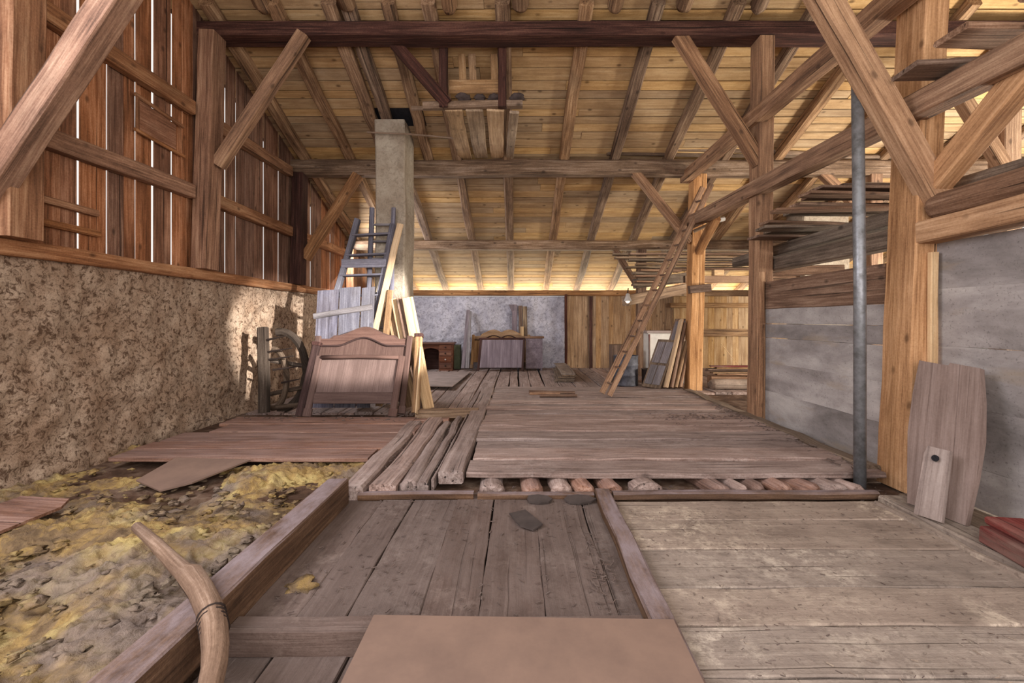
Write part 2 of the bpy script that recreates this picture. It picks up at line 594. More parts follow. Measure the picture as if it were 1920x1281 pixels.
# timber part of the back wall
for (xa, xb, mt, nm) in ((1.36, 4.3, 'pinebrown', 'wall_back_boarding'), (4.3, XR, 'pine', 'wall_back_pine_lit')):  # same board wall; right part coloured paler to paint in the window light
    mb = MB()
    x = xa
    while x < xb:
        w = min(R(.13, .22), xb - x + .01)
        mb.prism([(x, YB, -.1), (x + w, YB, -.1), (x + w, YB, 2.02), (x, YB, 2.02)], .03, grain=(0, 0, 1))
        x += w + R(.001, .004)
    mb.build(nm, mt, kind='structure')
beam('gap_shade_strip', (2.02, YB - .05, .0), (2.02, YB - .05, 2.0), .09, .02, 'darkbeam', 'dark vertical strip standing in for a shaded gap in the brown back wall boards', 'strip', up=(0, 1, 0), jit=.002)  # dark strip added to paint the shade of a gap between boards
mb = MB().bar((4.2, YB - .06, 1.75), (XR, YB - .06, 1.75), .06, .13)
tag(mb.build('rail', 'pinebrown'), 'upper horizontal rail nailed across the bright pine boards of the back wall', 'rail')
mb = MB().bar((4.2, YB - .06, 1.0), (XR, YB - .06, 1.0), .06, .2)
tag(mb.build('rail', 'pinebrown'), 'lower wide rail across the bright pine boards of the back wall', 'rail')
tag(MB().bar((1.33, YB - .1, -.1), (1.33, YB - .1, 2.05), .07, .1, up=(0, 1, 0)).build('jamb_post', 'darkbeam'), 'dark jamb between the stone back wall and its board end', 'post')

# raised floor of heavy planks
mb = MB()
y = 3.66
while y < 8.25:
    w = R(.24, .36)
    xe = 3.03 + R(-.08, .02)
    z = .12 + R(-.014, .012)
    b = R(-.012, .012)
    mb.bar((-.41 + R(-.03, .02), y + w / 2, z - .0225), (xe, y + w / 2 + b, z - .0225), w - R(.006, .03), .045, c=.008, jit=.006, seg=12)
    y += w
mb.build('floor_platform', 'floor', kind='structure')
# right foreground planks
mb = MB()
y = .7
for yy in (.7, 1.03, 1.4, 1.71, 2.0, 2.29, 2.67, 3.06):
    nx = {.7: 1.03, 1.03: 1.4, 1.4: 1.71, 1.71: 2.0, 2.0: 2.29, 2.29: 2.67, 2.67: 3.06, 3.06: 3.38}[yy]
    mb.bar((.66, (yy + nx) / 2, -.03), (3.3, (yy + nx) / 2, -.03 + R(-.004, .004)), nx - yy - R(.006, .012), .06, c=.006, jit=.004, seg=10)
mb.build('floor_right', 'floorpale', kind='structure')
# sunk pit boards, running away from the lens
mb = MB()
x = -1.3
while x < .6:
    w = R(.22, .34)
    mb.bar((x + w / 2, 2.02, -.03 + R(-.006, .006)), (x + w / 2 + R(-.01, .01), 3.47, -.03 + R(-.006, .006)), w - .003, .05, c=.004, jit=.004, seg=8)
    x += w
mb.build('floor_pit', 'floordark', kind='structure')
mb = MB()
x = -1.3
while x < .6:
    w = R(.25, .36)
    mb.bar((x + w / 2, .6, -.115), (x + w / 2, 1.98, -.115), w - .008, .05, c=.006, jit=.004, seg=8)
    x += w
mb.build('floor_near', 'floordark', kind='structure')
# back floor beyond the platform
mb = MB()
x = -3.9
while x < 6.5:
    w = R(.2, .32)
    mb.bar((x + w / 2, 8.25 if x > -.45 else 6.5, .0 + R(-.01, .012)), (x + w / 2 + R(-.03, .03), YB, .0), w - R(.006, .03), .05, c=.008, jit=.006, seg=8)
    x += w
mb.build('floor_back', 'floor', kind='structure')

mb = MB()
mb.prism([(-4.0, 3.46, -.015), (XR, 3.46, -.015), (XR, 8.6, -.015), (-4.0, 8.6, -.015)], .1)
mb.build('floor_fill', 'dirt', kind='structure')

# insulation bed
NX, NY = 210, 310
vs, gs, fs = [], [], []
for i in range(NX + 1):
    for j in range(NY + 1):
        x, y = -4.02 + 2.66 * i / NX, .75 + 3.9 * j / NY
        q = Vector((x, y, 0))
        q2 = q + V(noise.noise(q * 5), noise.noise(q * 5 + V(7, 3, 0)), 0) * .08
        l1 = 1 - abs(noise.noise(q2 * 6 + V(3, 1, 2)))
        l2 = 1 - abs(noise.noise(q2 * 15 + V(1, 8, 2)))
        am = .35 + .65 * max(0, min(1, noise.noise(q * 1.6 + V(9, 0, 0)) * 1.6 + .5))
        d = -.085 + .055 * noise.fractal(q * 1.7, 1, 2, 3) + (.085 * l1 + .055 * l2) * am + .014 * noise.fractal(q * 30, 1, 2, 3)
        p = Vector((x, y, d))
        vs.append(p)
        gs.append(p.copy())
for i in range(NX):
    for j in range(NY):
        a = i * (NY + 1) + j
        fs.append([a, a + NY + 1, a + NY + 2, a + 1])
mb = MB().add(vs, fs, gs)
for k in range(480):
    x, y = R(-3.7, -1.5), R(1.0, 4.05)
    mb.blob((x, y, R(-.01, .03)), R(.01, .03), 2, 1.3, (R(.8, 1.6), R(.8, 1.6), R(.35, .6)), 2.6)
tag(mb.build('insulation', 'insul', smooth=True), 'crumbled yellow and grey wool insulation lying between the plaster wall and the floor beam', 'insulation', kind='stuff')
tag(MB().blob(P(566, 1100, 2.3) + V(0, 0, .0), .07, 3, .7, (1, .8, .35), 2).build('wool_tuft', 'insul', smooth=True), 'single yellow wool tuft on the sunk boards right of the floor beam', 'insulation tuft')

# ------------------------------------------------------------------ main frame
G_P = 'round roof posts of the barn'
# purlins
beam('purlin', (-4.12, 5.84, 5.03), (XR, 5.84, 5.03), .28, .18, 'darkbeam', 'dark red brown purlin running across the whole top of the picture', 'purlin', c=.015, jit=.006)
beam('purlin', (-4.08, 8.17, 4.075), (XR, 8.17, 4.075), .24, .28, 'purlin', 'grey brown purlin behind the chimney, carrying the plank shelf', 'purlin', c=.04, jit=.012)
beam('purlin', (-4.05, 10.7, 3.11), (XR, 10.7, 3.11), .22, .22, 'purlin', 'brown purlin nearest the bright eave gap, low over the back wall', 'purlin', c=.03, jit=.01)
beam('wall_plate', (XL - .1, YB, 2.09), (XR, YB, 2.09), .22, .15, 'beam', 'long brown plate on top of the back wall under the eave gap', 'wall plate', jit=.006)
beam('wall_plate', (XL + .0, .7, 1.915), (XL + .0, YB - .1, 1.915), .16, .13, 'rail', 'long brown sill timber lying on the rough plaster of the left wall', 'wall plate', jit=.006)
beam('wall_plate', (XL + .02, 10.55, 1.99), (XL + .02, 10.75, 2.0), .1, .02, 'rail', 'thin packing piece on the left sill timber beyond the chimney', 'packing piece', jit=0) if False else None

# posts
def post(p0, p1, w, d, mat, label, **k):
    return beam('timber_post', p0, p1, w, d, mat, label, 'post', up=(0, 1, 0), **k)


post((-3.9, 3.5, 1.98), (-3.86, 3.5, 6.0), .24, .26, 'rail', 'nearest post of the left boarded wall, cut by the frame edge', tint=.6)
post((-3.90, 5.66, 1.98), (-3.85, 5.72, 4.94), .19, .26, 'rail', 'left wall post under the end of the dark top purlin')
post((-3.9, 8.05, 1.98), (-3.88, 8.1, 3.95), .19, .24, 'darkbeam', 'dark left wall post under the end of the grey purlin')
post((-3.9, 10.65, 1.98), (-3.9, 10.65, 3.0), .18, .2, 'rail', 'left wall post seen past the leaning step ladder')
pr = post((3.10, 3.66, .0), (3.38, 3.68, 6.0), .19, .29, 'beamlight', 'big near right post beside the tall steel pipe')
post((3.04 + .06, 5.82, .08), (3.16, 5.84, 4.94), .19, .25, 'beam', 'middle right post under the dark top purlin, left of the grey boards')
post((3.16, 8.15, .1), (3.25, 8.17, 3.95), .24, .24, 'beamlight', 'far right post beside the long ladder and the leaning doors')
post((6.28, 5.84, 0), (6.28, 5.84, 4.94), .22, .22, 'beamlight', 'orange lit post at the right frame edge behind the stacked boards')
post((6.4, 8.17, 0), (6.4, 8.17, 3.95), .22, .22, 'beam', 'distant post behind the steel pipe, half hidden by lumber')
post((2.92, 10.7, 0), (2.92, 10.7, 3.0), .2, .2, 'brownboard', 'far post under the back purlin beside the loft beam with the lamp')


def brace(p0, p1, w, h, mat, label, up=(0, 1, 0), **k):
    return beam('brace', p0, p1, w, h, mat, label, 'brace', up=up, **k)


brace((3.24, 3.5, 2.28), (1.48, 3.5, 5.4), .175, .16, 'beamlight', 'heavy diagonal brace rising left from the big near right post')
brace((-4.0, 3.36, 2.18), (-2.3, 3.36, 4.75), .19, .17, 'rail', 'heavy diagonal brace across the upper left corner of the picture')
brace((3.1, 5.8, 3.35), (2.05, 5.8, 5.0), .16, .14, 'beam', 'diagonal brace from the middle right post up to the dark purlin')
brace((-3.78, 5.72, 3.3), (-2.7, 5.74, 4.96), .15, .14, 'beam', 'diagonal brace from the left wall post to the dark purlin')
brace((-3.8, 8.12, 2.45), (-2.85, 8.12, 3.95), .17, .14, 'beam', 'small diagonal brace on the dark left wall post, under the grey purlin')
brace((3.1, 8.12, 2.75), (2.1, 8.12, 4.0), .15, .13, 'beam', 'diagonal brace rising left from the far right post behind the ladder')
brace((3.22, 3.5, 2.38), (3.2, 2.75, 2.98), .15, .17, 'beamlight', 'short brace rising toward the camera from the big near right post', up=(0, 0, 1))
brace((3.2, 8.0, 2.55), (3.2, 7.3, 3.0), .13, .13, 'beam', 'short brace from the far right post to the lower tie beam', up=(0, 0, 1))
brace((6.22, 5.8, 3.3), (5.5, 5.8, 4.5), .15, .14, 'beamlight', 'orange brace on the post at the right frame edge')
brace((6.35, 8.14, 3.15), (5.45, 8.14, 4.0), .15, .13, 'beam', 'brace left of the distant post behind the steel pipe')
brace((2.8, 10.68, 2.2), (2.3, 10.68, 3.0), .13, .12, 'brownboard', 'small brace below the back purlin beside the board piles')
brace((-1.62, 5.98, 5.0), (-.93, 6.05, 4.22), .15, .12, 'darkbeam', 'dark brown brace running down to the plank shelf hanger')

# tie beams along the right row of posts
beam('tie_beam', (3.05, 8.25, 3.93), (3.08, 1.9, 3.96), .17, .19, 'beam', 'upper tie beam running toward the camera along the right posts', 'tie beam')
beam('tie_beam', (3.03, 8.2, 3.06), (3.14, 1.9, 2.98), .17, .19, 'beam', 'lower tie beam running toward the camera along the right posts', 'tie beam')
# rails of the left gable
bays = [('nearest bay', 1.6, 3.36), ('second bay', 3.64, 5.52), ('third bay past the post', 5.82, 7.92), ('far bay behind the braces', 8.2, 10.5)]
for (z, nm) in ((3.93, 'upper'), (2.9, 'lower')):
    for (bn, a, b) in bays:
        if z > zr(b) or bn == 'nearest bay':
            continue
        beam('rail', (XL + .03, a, z + R(-.02, .02)), (XL + .03, b, z + R(-.02, .02)), .11, .17, 'rail', f'{nm} horizontal rail of the left boarded wall in the {bn}', 'rail')
for k, (z, y0, y1) in enumerate(((2.37, 3.72, 4.3), (2.18, 3.72, 4.32))):
    beam('batten', (XL - .0, y0, z), (XL + .0, y1, z - .01), .07, .06, 'rail', ('upper' if k == 0 else 'lower') + ' of two short battens on the left boards beside the near post', 'batten')
# little boarded hatch nailed on the left wall
hr = root('hatch_board', (XL + .02, 4.9, 3.2), 'small boarded patch framed by thin strips on the left wall boards', 'hatch')
MB().prism([(XL + .01, 4.78, 3.36), (XL + .01, 5.3, 3.34), (XL + .01, 5.3, 3.63), (XL + .01, 4.78, 3.68)], .02, grain=(0, 1, 0)).build('board', 'gable', hr)
MB().bar((XL + .02, 4.72, 3.7), (XL + .02, 5.4, 3.65), .03, .04).build('strip', 'rail', hr)
MB().bar((XL + .02, 4.72, 3.34), (XL + .02, 5.42, 3.3), .03, .04).build('strip', 'rail', hr)
MB().bar((XL + .02, 4.75, 3.34), (XL + .02, 4.75, 3.7), .03, .04, up=(0, 1, 0)).build('strip', 'rail', hr)

# rafters below the dark purlin
nms = ['against the left gable boards', 'first from the left gable', 'left of the chimney, outer of a pair', 'left of the chimney, inner of a pair', 'just right of the chimney top', 'behind the plank shelf left side', 'behind the plank shelf right side', 'first right of the plank shelf', 'second right of the plank shelf', 'crossing behind the middle right brace', 'first right of the middle right post', 'second right of the middle right post', 'left of the steel pipe top', 'behind the big near right post', 'seen past the right of the big post', 'seen in the bright roof at the right edge', 'last at the right edge']
for i, x in enumerate([-3.82, -3.0, -2.33, -2.1, -1.58, -1.1, -.16, .83, 1.72, 2.72, 3.7, 4.65, 5.6, 6.55, 7.5, 8.45, 9.4]):
    y0, y1 = 5.55, 13.5
    if x == -2.33:
        y1 = 8.4
    if x == -1.58:
        y1 = 8.45
    wd = R(.165, .195)
    beam('rafter', (x + R(-.02, .02), y0, zr(y0) + .072), (x + R(-.04, .04), y1, zr(y1) + .072), wd, .145, 'rafter', 'rough sloping rafter ' + nms[i], 'rafter', c=.03, jit=.011, seg=12)
# upper rafters: round poles that end on the dark purlin
un = ['leftmost', 'second from the left', 'third from the left', 'centre', 'first right of centre', 'second right of centre', 'third right of centre', 'fourth right of centre', 'fifth right of centre']
for i, x in enumerate([-3.12, -2.1, -.83, .03, 1.2, 2.05, 2.95, 3.9, 4.9]):
    tag(MB().log((x, 5.61, zr(5.61) + .035), (x + R(-.05, .05), 2.7, zr(2.7) + .06), .1, .1, sag=.012).build('rafter_pole', 'rafter', smooth=True), f'round pole rafter ending on the dark purlin, {un[i]} of the row', 'rafter', 'pole rafters above the dark purlin')

# ------------------------------------------------------------------ chimney
ch = root('chimney', (-2.03, 7.5, 0), 'tall pale rendered chimney rising through the roof behind the ladders', 'chimney')
vs = MB()
vs.bar((-2.03, 7.53, -.1), (-2.03, 7.53, zb(7.55) - .02), .47, .66, up=(0, 1, 0), c=.02, jit=.01, seg=10)
vs.build('shaft', 'chimney', ch)
MB().prism([(-2.35, 7.15, zb(7.15) - .01), (-1.5, 7.15, zb(7.15) - .01), (-1.5, 7.5, zb(7.5) - .01), (-2.35, 7.5, zb(7.5) - .01)], .012).build('flashing', 'flashing_hole_dark', ch)
ch2 = MB().bar((6.35, 9.6, -.1), (6.35, 9.6, zb(9.6) - .02), .95, .6, up=(0, 1, 0), c=.02, jit=.01, seg=8)
tag(ch2.build('chimney', 'chimney'), 'second distant chimney glimpsed behind the steel pipe and lumber', 'chimney')

# ------------------------------------------------------------------ plank shelf under the roof
sh = root('plank_shelf', (-.55, 7.0, 4.1), 'overhead shelf of rough planks hung between the dark and grey purlins', 'shelf')
for (a, b, m) in (((-.86, 6.1, 4.17), (-.93, 8.1, 4.25), 'palelumber'), ((-.58, 6.1, 4.17), (-.65, 8.1, 4.25), 'palelumber'), ((-.3, 6.1, 4.17), (-.35, 8.1, 4.25), 'pine')):
    MB().bar(a, b, .235, .03, jit=.006).build('plank', m, sh)
MB().bar((-.04, 6.1, 4.15), (-.14, 8.1, 4.24), .13, .04).build('plank', 'palelumber', sh)
MB().bar((-1.26, 6.08, 4.215), (.07, 6.08, 4.235), .12, .09, c=.02, jit=.01).build('crossbar', 'purlin', sh)
MB().bar((-1.45, 6.2, 4.25), (-1.0, 6.22, 4.25), .05, .05).build('crossbar', 'purlin', sh)
for x in (-.98, -.2):
    MB().bar((x, 6.04, 4.18), (x, 6.04, 5.0), .11, .1, up=(0, 1, 0)).build('hanger', 'darkbeam', sh)
MB().bar((-.92, 6.12, 4.5), (-.25, 6.12, 4.5), .03, .19).build('crossboard', 'pinebrown', sh)
for x in (-.74, -.6, -.3):
    MB().bar((x, 6.16, 4.56), (x - .02, 6.2, 4.98), .1, .03, up=(0, 1, 0)).build('upright_board', 'pinebrown', sh)
for k, (x, r, w) in enumerate(((-.72, .07, 'leftmost lumpy'), (-.5, .06, 'flattish'), (-.3, .07, 'domed'), (.0, .075, 'rightmost rounded'))):
    tag(MB().blob((x, 6.06, 4.285 + r * .55), r, 3, .35, (1.3, .9, .75)).build('stone', 'stone', smooth=True), f'{w} dark stone lying on the crossbar of the overhead plank shelf', 'stone', 'stones on the overhead shelf')
tag(MB().tube([P(688, 248, 7.1), P(760, 251, 7.08), P(850, 259, 7.1)], .013, 6).build('thin_pole', 'purlin'), 'thin stick across the chimney top below the plank shelf', 'pole')
tag(MB().log((-.05, 8.08, 4.5), (5.6, 8.02, 4.27), .03, .04, sag=.015).build('long_pole', 'purlin', smooth=True), 'upper long thin pole lying above the grey purlin right of the shelf', 'pole')
tag(MB().log((1.6, 8.1, 4.32), (7.6, 8.1, 4.255), .03, .04, sag=.012).build('long_pole', 'purlin', smooth=True), 'lower long pole resting on the grey purlin toward the right', 'pole')

# ------------------------------------------------------------------ right side partitions
def board_wall(name, x, y0, y1, zs, mats):
    for i in range(len(zs) - 1):
        pass
    mb = MB()
    for i in range(len(zs) - 1):
        a, b = zs[i], zs[i + 1]
        gap = .012 if i == 3 and name == 'wall_right' else -.004
        mb.bar((x + R(0, .006), y0, (a + b) / 2), (x + R(0, .006), y1, (a + b) / 2 + R(-.002, .002)), .035, b - a - gap, c=.003, jit=.003, seg=6)
    return mb.build(name, mats, kind='structure')


board_wall('wall_right', 3.13, 3.84, 5.72, [.0, .47, .82, 1.127, 1.305, 1.484], 'cement')
beam('partition_board', (3.13, 3.84, 1.66), (3.13, 5.72, 1.655), .035, .345, 'brownboard', 'brown top board above the grey boards behind the steel pipe', 'board', jit=.003, tint=.55)
board_wall('wall_right_near', 3.27, .9, 3.52, [.02, .3, .72, 1.15, 1.59, 1.945], 'cement')
beam('jamb_strip', (3.19, 3.49, .1), (3.2, 3.49, 1.87), .06, .05, 'cream', 'narrow bright wooden strip between the big post and near grey boards', 'strip', up=(0, 1, 0))
beam('jamb_strip', (3.04, 5.68, .1), (3.06, 5.68, 1.95), .06, .05, 'beam', 'narrow strip on the middle right post beside the grey boards', 'strip', up=(0, 1, 0))
beam('lintel', (3.2, 3.53, 2.03), (3.2, .9, 2.06), .2, .17, 'beamlight', 'thick timber lintel over the near grey boards at the right edge', 'lintel')
tag(MB().log((3.22, 3.5, 2.215), (3.26, 1.0, 2.24), .1, .1, sag=.01).build('log', 'brownboard', smooth=True), 'rounded brown log lying on the lintel at the right edge', 'log')
beam('old_beam', (3.45, 3.7, 2.38), (3.45, 1.2, 2.36), .14, .13, 'olive', 'grey beam above the rounded log at the right edge', 'beam')
beam('old_beam', (3.32, 3.9, 2.06), (3.32, 6.3, 2.06), .16, .17, 'olive', 'old blotched beam above the brown partition board behind the pipe', 'beam')
beam('old_beam', (3.4, 3.9, 2.27), (3.4, 7.0, 2.24), .16, .14, 'olive', 'second old beam just under the stacked loose boards', 'beam')
beam('old_beam', (3.12, 6.0, 1.98), (4.3, 6.0, 2.02), .1, .12, 'brownboard', 'short brown crosspiece behind the middle right post', 'beam')

# loose lumber piled on the loft beams, ends toward the left
lum = [(1412, 455, 5.5, .05), (1425, 444, 5.2, -.06), (1440, 437, 5.6, .03), (1432, 428, 5.3, .1), (1450, 421, 4.9, -.1), (1478, 408, 5.2, .02), (1490, 401, 5.0, .12), (1482, 396, 5.3, -.05), (1508, 388, 4.9, .06), (1512, 375, 5.2, -.03), (1530, 368, 5.0, .05), (1570, 356, 5.1, .0), (1590, 349, 5.2, .03)]
z = 2.35
ordn = ['lowest', 'second', 'third', 'fourth', 'fifth', 'sixth', 'seventh', 'eighth', 'ninth', 'tenth', 'eleventh', 'twelfth', 'topmost']
for i, (px, py, D, sk) in enumerate(lum):
    p = P(px, py, D)
    z = 2.35 + i * .045
    L = R(2.2, 3.2)
    beam('loose_board', (p.x, D, z), (p.x + L, D + sk * 3, z + R(-.004, .004)), R(.16, .26), .03, random.choice(['brownboard', 'olive', 'brownboard']), f'loose board in the pile right of the middle right post, {ordn[i]} from the bottom', 'board', 'loose boards piled on the loft', c=.004, jit=.004)
for i, (x, y, z, L, sk, lb) in enumerate(((2.78, 3.25, 3.13, 3.0, -.15, 'lower rough plank jutting left over the tie beam'), (2.82, 2.95, 3.2, 3.0, .1, 'upper rough plank jutting over the tie beam, upper right corner'), (3.0, 2.6, 3.26, 2.5, .1, 'third rough plank cut by the upper right frame corner'))):
    beam('rough_plank', (x, y, z), (x + L, y + sk, z + .05), .24, .04, 'brownboard', lb, 'plank', jit=.008)

# steel pipe
tag(MB().tube([(2.72, 3.6, -.05), (2.72, 3.6, 1.6), (2.715, 3.62, 3.35)], .043, 20).build('steel_pipe', 'galv', smooth=True), 'tall grey galvanised steel pipe standing before the right partition', 'pipe')

# ------------------------------------------------------------------ far right: loft boards, log, lamp, doors, drum
beam('loft_beam', P(1170, 560, 8.9) + V(0, 0, -.05), P(1290, 540, 9.4), .16, .2, 'pinebrown', 'horizontal beam end lit orange above the metal lamp', 'beam')
beam('loft_beam', P(1190, 532, 9.4), P(1290, 520, 9.6), .2, .2, 'olive', 'grey beam lying on the orange loft beam behind the ladder', 'beam')
ln = ['lowest', 'second lowest', 'third lowest', 'fourth lowest', 'fifth', 'sixth', 'seventh', 'highest']
for i in range(8):
    p = P(1150 + R(-10, 60), 508 - i * 5.2, 9.8)
    beam('stored_board', (p.x, 9.6 + R(-.2, .3), 2.42 + i * .05), (p.x + R(2.4, 3.6), 9.7 + R(-.3, .3), 2.42 + i * .05), R(.15, .24), .035, ['brownboard', 'olive', 'pinebrown'][i % 3], f'long stored board under the back purlin, {ln[i]} of the stack', 'board', 'boards stored beside the back purlin', c=.004)
for i in range(6):
    p = P(1185 + R(-8, 12), 547 - i * 7, 9.2)
    beam('short_board', (p.x, 9.1 + R(-.1, .1), 2.06 + i * .055), (p.x + R(.5, .9), 9.15 + R(-.1, .1), 2.06 + i * .055), R(.15, .2), .04, ['olive', 'brownboard'][i % 2], f'short weathered board end in the dark pile above the lamp, {["lowest", "second", "third", "fourth", "fifth", "top"][i]} in the pile', 'board', 'short boards above the lamp', c=.004)
beam('cross_timber', (3.5, 9.5, 2.2), (6.5, 9.5, 2.2), .12, .14, 'beamlight', 'pale horizontal timber over the bright pine boards, right of far post', 'beam')
beam('cross_timber', (2.95, 10.66, 1.98), (7.0, 10.66, 1.98), .12, .14, 'pinebrown', 'lower horizontal timber at the top of the bright pine boards', 'beam')
beam('timber_block', (4.1, 9.5, 2.33), (4.3, 9.5, 2.33), .15, .12, 'cream', 'small pale block on the horizontal timber right of the far post', 'block')
beam('timber_block', (3.03, 8.0, 1.88), (3.4, 8.0, 1.92), .12, .14, 'brownboard', 'reddish block nailed to the far right post at mid height', 'block')

lp = root('work_lamp', P(1177, 560, 8.75), 'small metal lamp with glowing bulb hanging under the orange beam end', 'lamp')
c = P(1177, 560, 8.75)
MB().lathe(c, [(.02, .1), (.035, .09), (.045, .03), (.07, -.03), (.075, -.05), (.07, -.05), (.055, -.01)]).build('lamp_shade', 'lampmetal', lp, smooth=True)
MB().blob(c + V(0, 0, -.045), .045, 2, 0).build('bulb', 'bulb', lp, smooth=True)
MB().tube([c + V(0, 0, .11), c + V(.01, 0, .2)], .012, 6).build('stem', 'iron', lp)
fl = root('flood_lamp', P(1343, 416, 7.75), 'small grey flood lamp on a short arm beside the far right post', 'lamp')
MB().bar(P(1328, 418, 7.75), P(1357, 411, 7.75), .12, .07, c=.02).build('lamp_head', 'lampmetal', fl)
MB().bar(P(1300, 434, 7.85), P(1330, 421, 7.76), .05, .05).build('arm', 'pinebrown', fl)

# leaning doors and boards at the far post
def door(a, br, tl, mat, label, mats2):
    r = root('old_door', a, label, 'door', 'old doors by the far post')
    up = (tl - a).normalized()
    L = (tl - a).length
    sd = br - a
    sd = sd - up * sd.dot(up)
    w = sd.length
    sd.normalize()
    n = sd.cross(up).normalized()

    def q(u, v, o=0):
        return a + sd * u + up * v + n * o
    MB().prism([q(0, 0), q(w, 0), q(w, L), q(0, L)], .035, grain=up).build('door_leaf', mat, r)
    for (v0, v1) in ((.06, L * .45), (L * .5, L - .06)):
        for s_ in (.04, w * .53):
            MB().prism([q(s_, v0, .012), q(s_ + w * .38, v0, .012), q(s_ + w * .38, v1, .012), q(s_, v1, .012)], .011, grain=up).build('panel', mats2, r)
    return r


door(P(1203, 724, 8.3), P(1238, 729, 8.0), P(1234, 636, 8.62), 'olive', 'front grey panelled door leaning beside the far right post', 'grey')
door(P(1228, 724, 8.4), P(1256, 727, 8.15), P(1266, 598, 8.8), 'brownboard', 'taller dark door leaning behind the grey panelled one', 'grey')
for i, (bx, tx, ty, m, lb) in enumerate(((1252, 1284, 600, 'cream', 'pale'), (1262, 1289, 606, 'brownboard', 'brown'), (1270, 1292, 640, 'pinebrown', 'shorter tan'), (1278, 1294, 650, 'brownboard', 'rightmost dark'))):
    beam('leaning_strip', P(bx - 4, 727, 8.0), P(tx - 6, ty, 8.25), .05, .14, m, f'{lb} narrow board leaning against the far right post', 'board', 'narrow boards leaning on the far post', up=(0, 1, 0))
# drum
dr = root('metal_drum', (2.35, 9.3, .03), 'dark blue grey drum standing behind the foot of the long ladder', 'drum')
MB().lathe((2.2, 9.2, .03), [(.24, 0), (.25, .02), (.24, .04), (.24, .2), (.25, .215), (.24, .23), (.24, .4), (.25, .415), (.24, .43), (.24, .58), (.25, .6), (.22, .6), (.22, .57)]).build('body', 'barrel', dr, smooth=True)
MB().lathe((2.2, 9.2, .595), [(.215, -.02), (.215, .0)]).build('lid', 'iron', dr)
tag(MB().bar((2.15, 9.75, .02), (2.15, 9.75, .82), .3, .3, up=(0, 1, 0)).build('wooden_crate', 'brownboard'), 'dark upright box just behind the blue grey drum', 'box')
tag(MB().lathe((2.62, 9.0, .03), [(.12, 0), (.14, .02), (.15, .34), (.16, .35), (.14, .35), (.13, .3)]).build('bucket', 'iron', smooth=True), 'small dark bucket between the drum and the leaning doors', 'bucket')
# white cupboard behind doors
wc = root('white_cupboard', (2.95, 9.6, .03), 'white low cupboard half hidden behind the leaning doors', 'cupboard')
MB().bar((2.72, 9.6, .55), (3.6, 9.6, .55), .35, 1.05, c=.005, jit=0).build('body', 'white', wc)
MB().bar((2.68, 9.58, 1.1), (3.65, 9.58, 1.1), .42, .05, c=.005, jit=0).build('top', 'dustboard', wc)
MB().bar((2.74, 9.41, .2), (2.74, 9.41, 1.05), .03, .04, up=(0, 1, 0)).build('edge_strip', 'red', wc)
# log and plank pile at far right
tag(MB().log((3.65, 8.6, .12), (5.2, 8.6, .14), .13, .13, flat=.8).build('log', 'floorpale', smooth=True), 'pale squared log lying on the floor right of the far right post', 'log')
for i in range(6):
    beam('stacked_slat', (3.75 + R(-.1, .1), 8.75 + R(-.12, .12), .3 + i * .032), (5.2 + R(-.1, .3), 8.75 + R(-.12, .12), .3 + i * .032 + R(-.005, .01)), R(.1, .18), .025, ['brownboard', 'pinebrown', 'red'][i % 3] if i != 2 else 'brownboard', f'thin slat in the little stack on the pale log, {["lowest", "second", "third", "fourth", "fifth", "top"][i]} from the bottom', 'slat', 'slats on the pale log', c=.003, jit=.003)
tag(MB().bar((3.75, 8.85, .16), (5.1, 8.85, .16), .2, .2).build('support_timber', 'brownboard'), 'dark timber lying behind the pale log under the slats', 'timber')
tag(MB().bar((4.2, 8.6, .49), (3.9, 8.7, .9), .012, .012).build('thin_stick', 'cream'), 'thin pale stick slanting up from the slat stack', 'stick')

# ------------------------------------------------------------------ long ladder
a0, a1 = P(1131, 737, 7.55), P(1318, 352, 7.92)
ll = root('long_ladder', a0, 'long wooden ladder leaning up to the lower tie beam, seen edge on', 'ladder')
off = V(.17, .34, .02)
b0, b1 = a0 + V(.045, -.28, 0), a1 + V(.04, -.26, -.02)
a0 = a0 + V(-.02, .0, 0)
MB().bar(a0, a1, .06, .095, up=(1, 0, 0), jit=.003).build('rail', 'beam', ll)
MB().bar(b0, b1, .06, .085, up=(1, 0, 0), jit=.003).build('rail', 'beam', ll)
for k in range(13):
    t = .05 + k * .073
    p, q = a0.lerp(a1, t), b0.lerp(b1, t)
    e = (q - p).normalized() * .02
    MB().bar(p - e, q + e, .035, .03, jit=0).build('rung', 'brownboard', ll)

# ------------------------------------------------------------------ step ladder and second ladder at the chimney
def lerp(a, b, t):
    return a + (b - a) * t


sl = root('step_ladder', (-2.6, 6.45, .08), 'wide grey step ladder leaning on the chimney behind the blue grey door', 'ladder')
l0, l1 = V(-3.2, 6.82, .05), V(-2.49, 7.08, 2.92)
r0, r1 = V(-2.38, 6.82, .05), V(-1.94, 7.08, 2.84)
MB().bar(l0, l1, .075, .12, up=(0, 1, 0), jit=.003).build('rail', 'bluegrey', sl)
MB().bar(r0, r1, .075, .12, up=(0, 1, 0), jit=.003).build('rail', 'bluegrey', sl)
for t in (.14, .25, .36, .47, .58, .69, .80, .91):
    p, q = lerp(l0, l1, t), lerp(r0, r1, t * 1.04)
    MB().bar(p, q, .14, .03, jit=.002).build('tread', 'bluegrey', sl)
p, q = lerp(l0, l1, .755), lerp(r0, r1, .78)
MB().bar(p + V(-.03, -.07, 0), q + V(.03, -.07, 0), .02, .13, jit=.003).build('crossboard', 'bluegrey', sl)
s2 = root('narrow_ladder', (-2.1, 6.9, .05), 'narrow grey ladder against the chimney front above the step ladder', 'ladder')
l0, l1 = V(-2.36, 7.0, .05), V(-2.29, 7.15, 3.12)
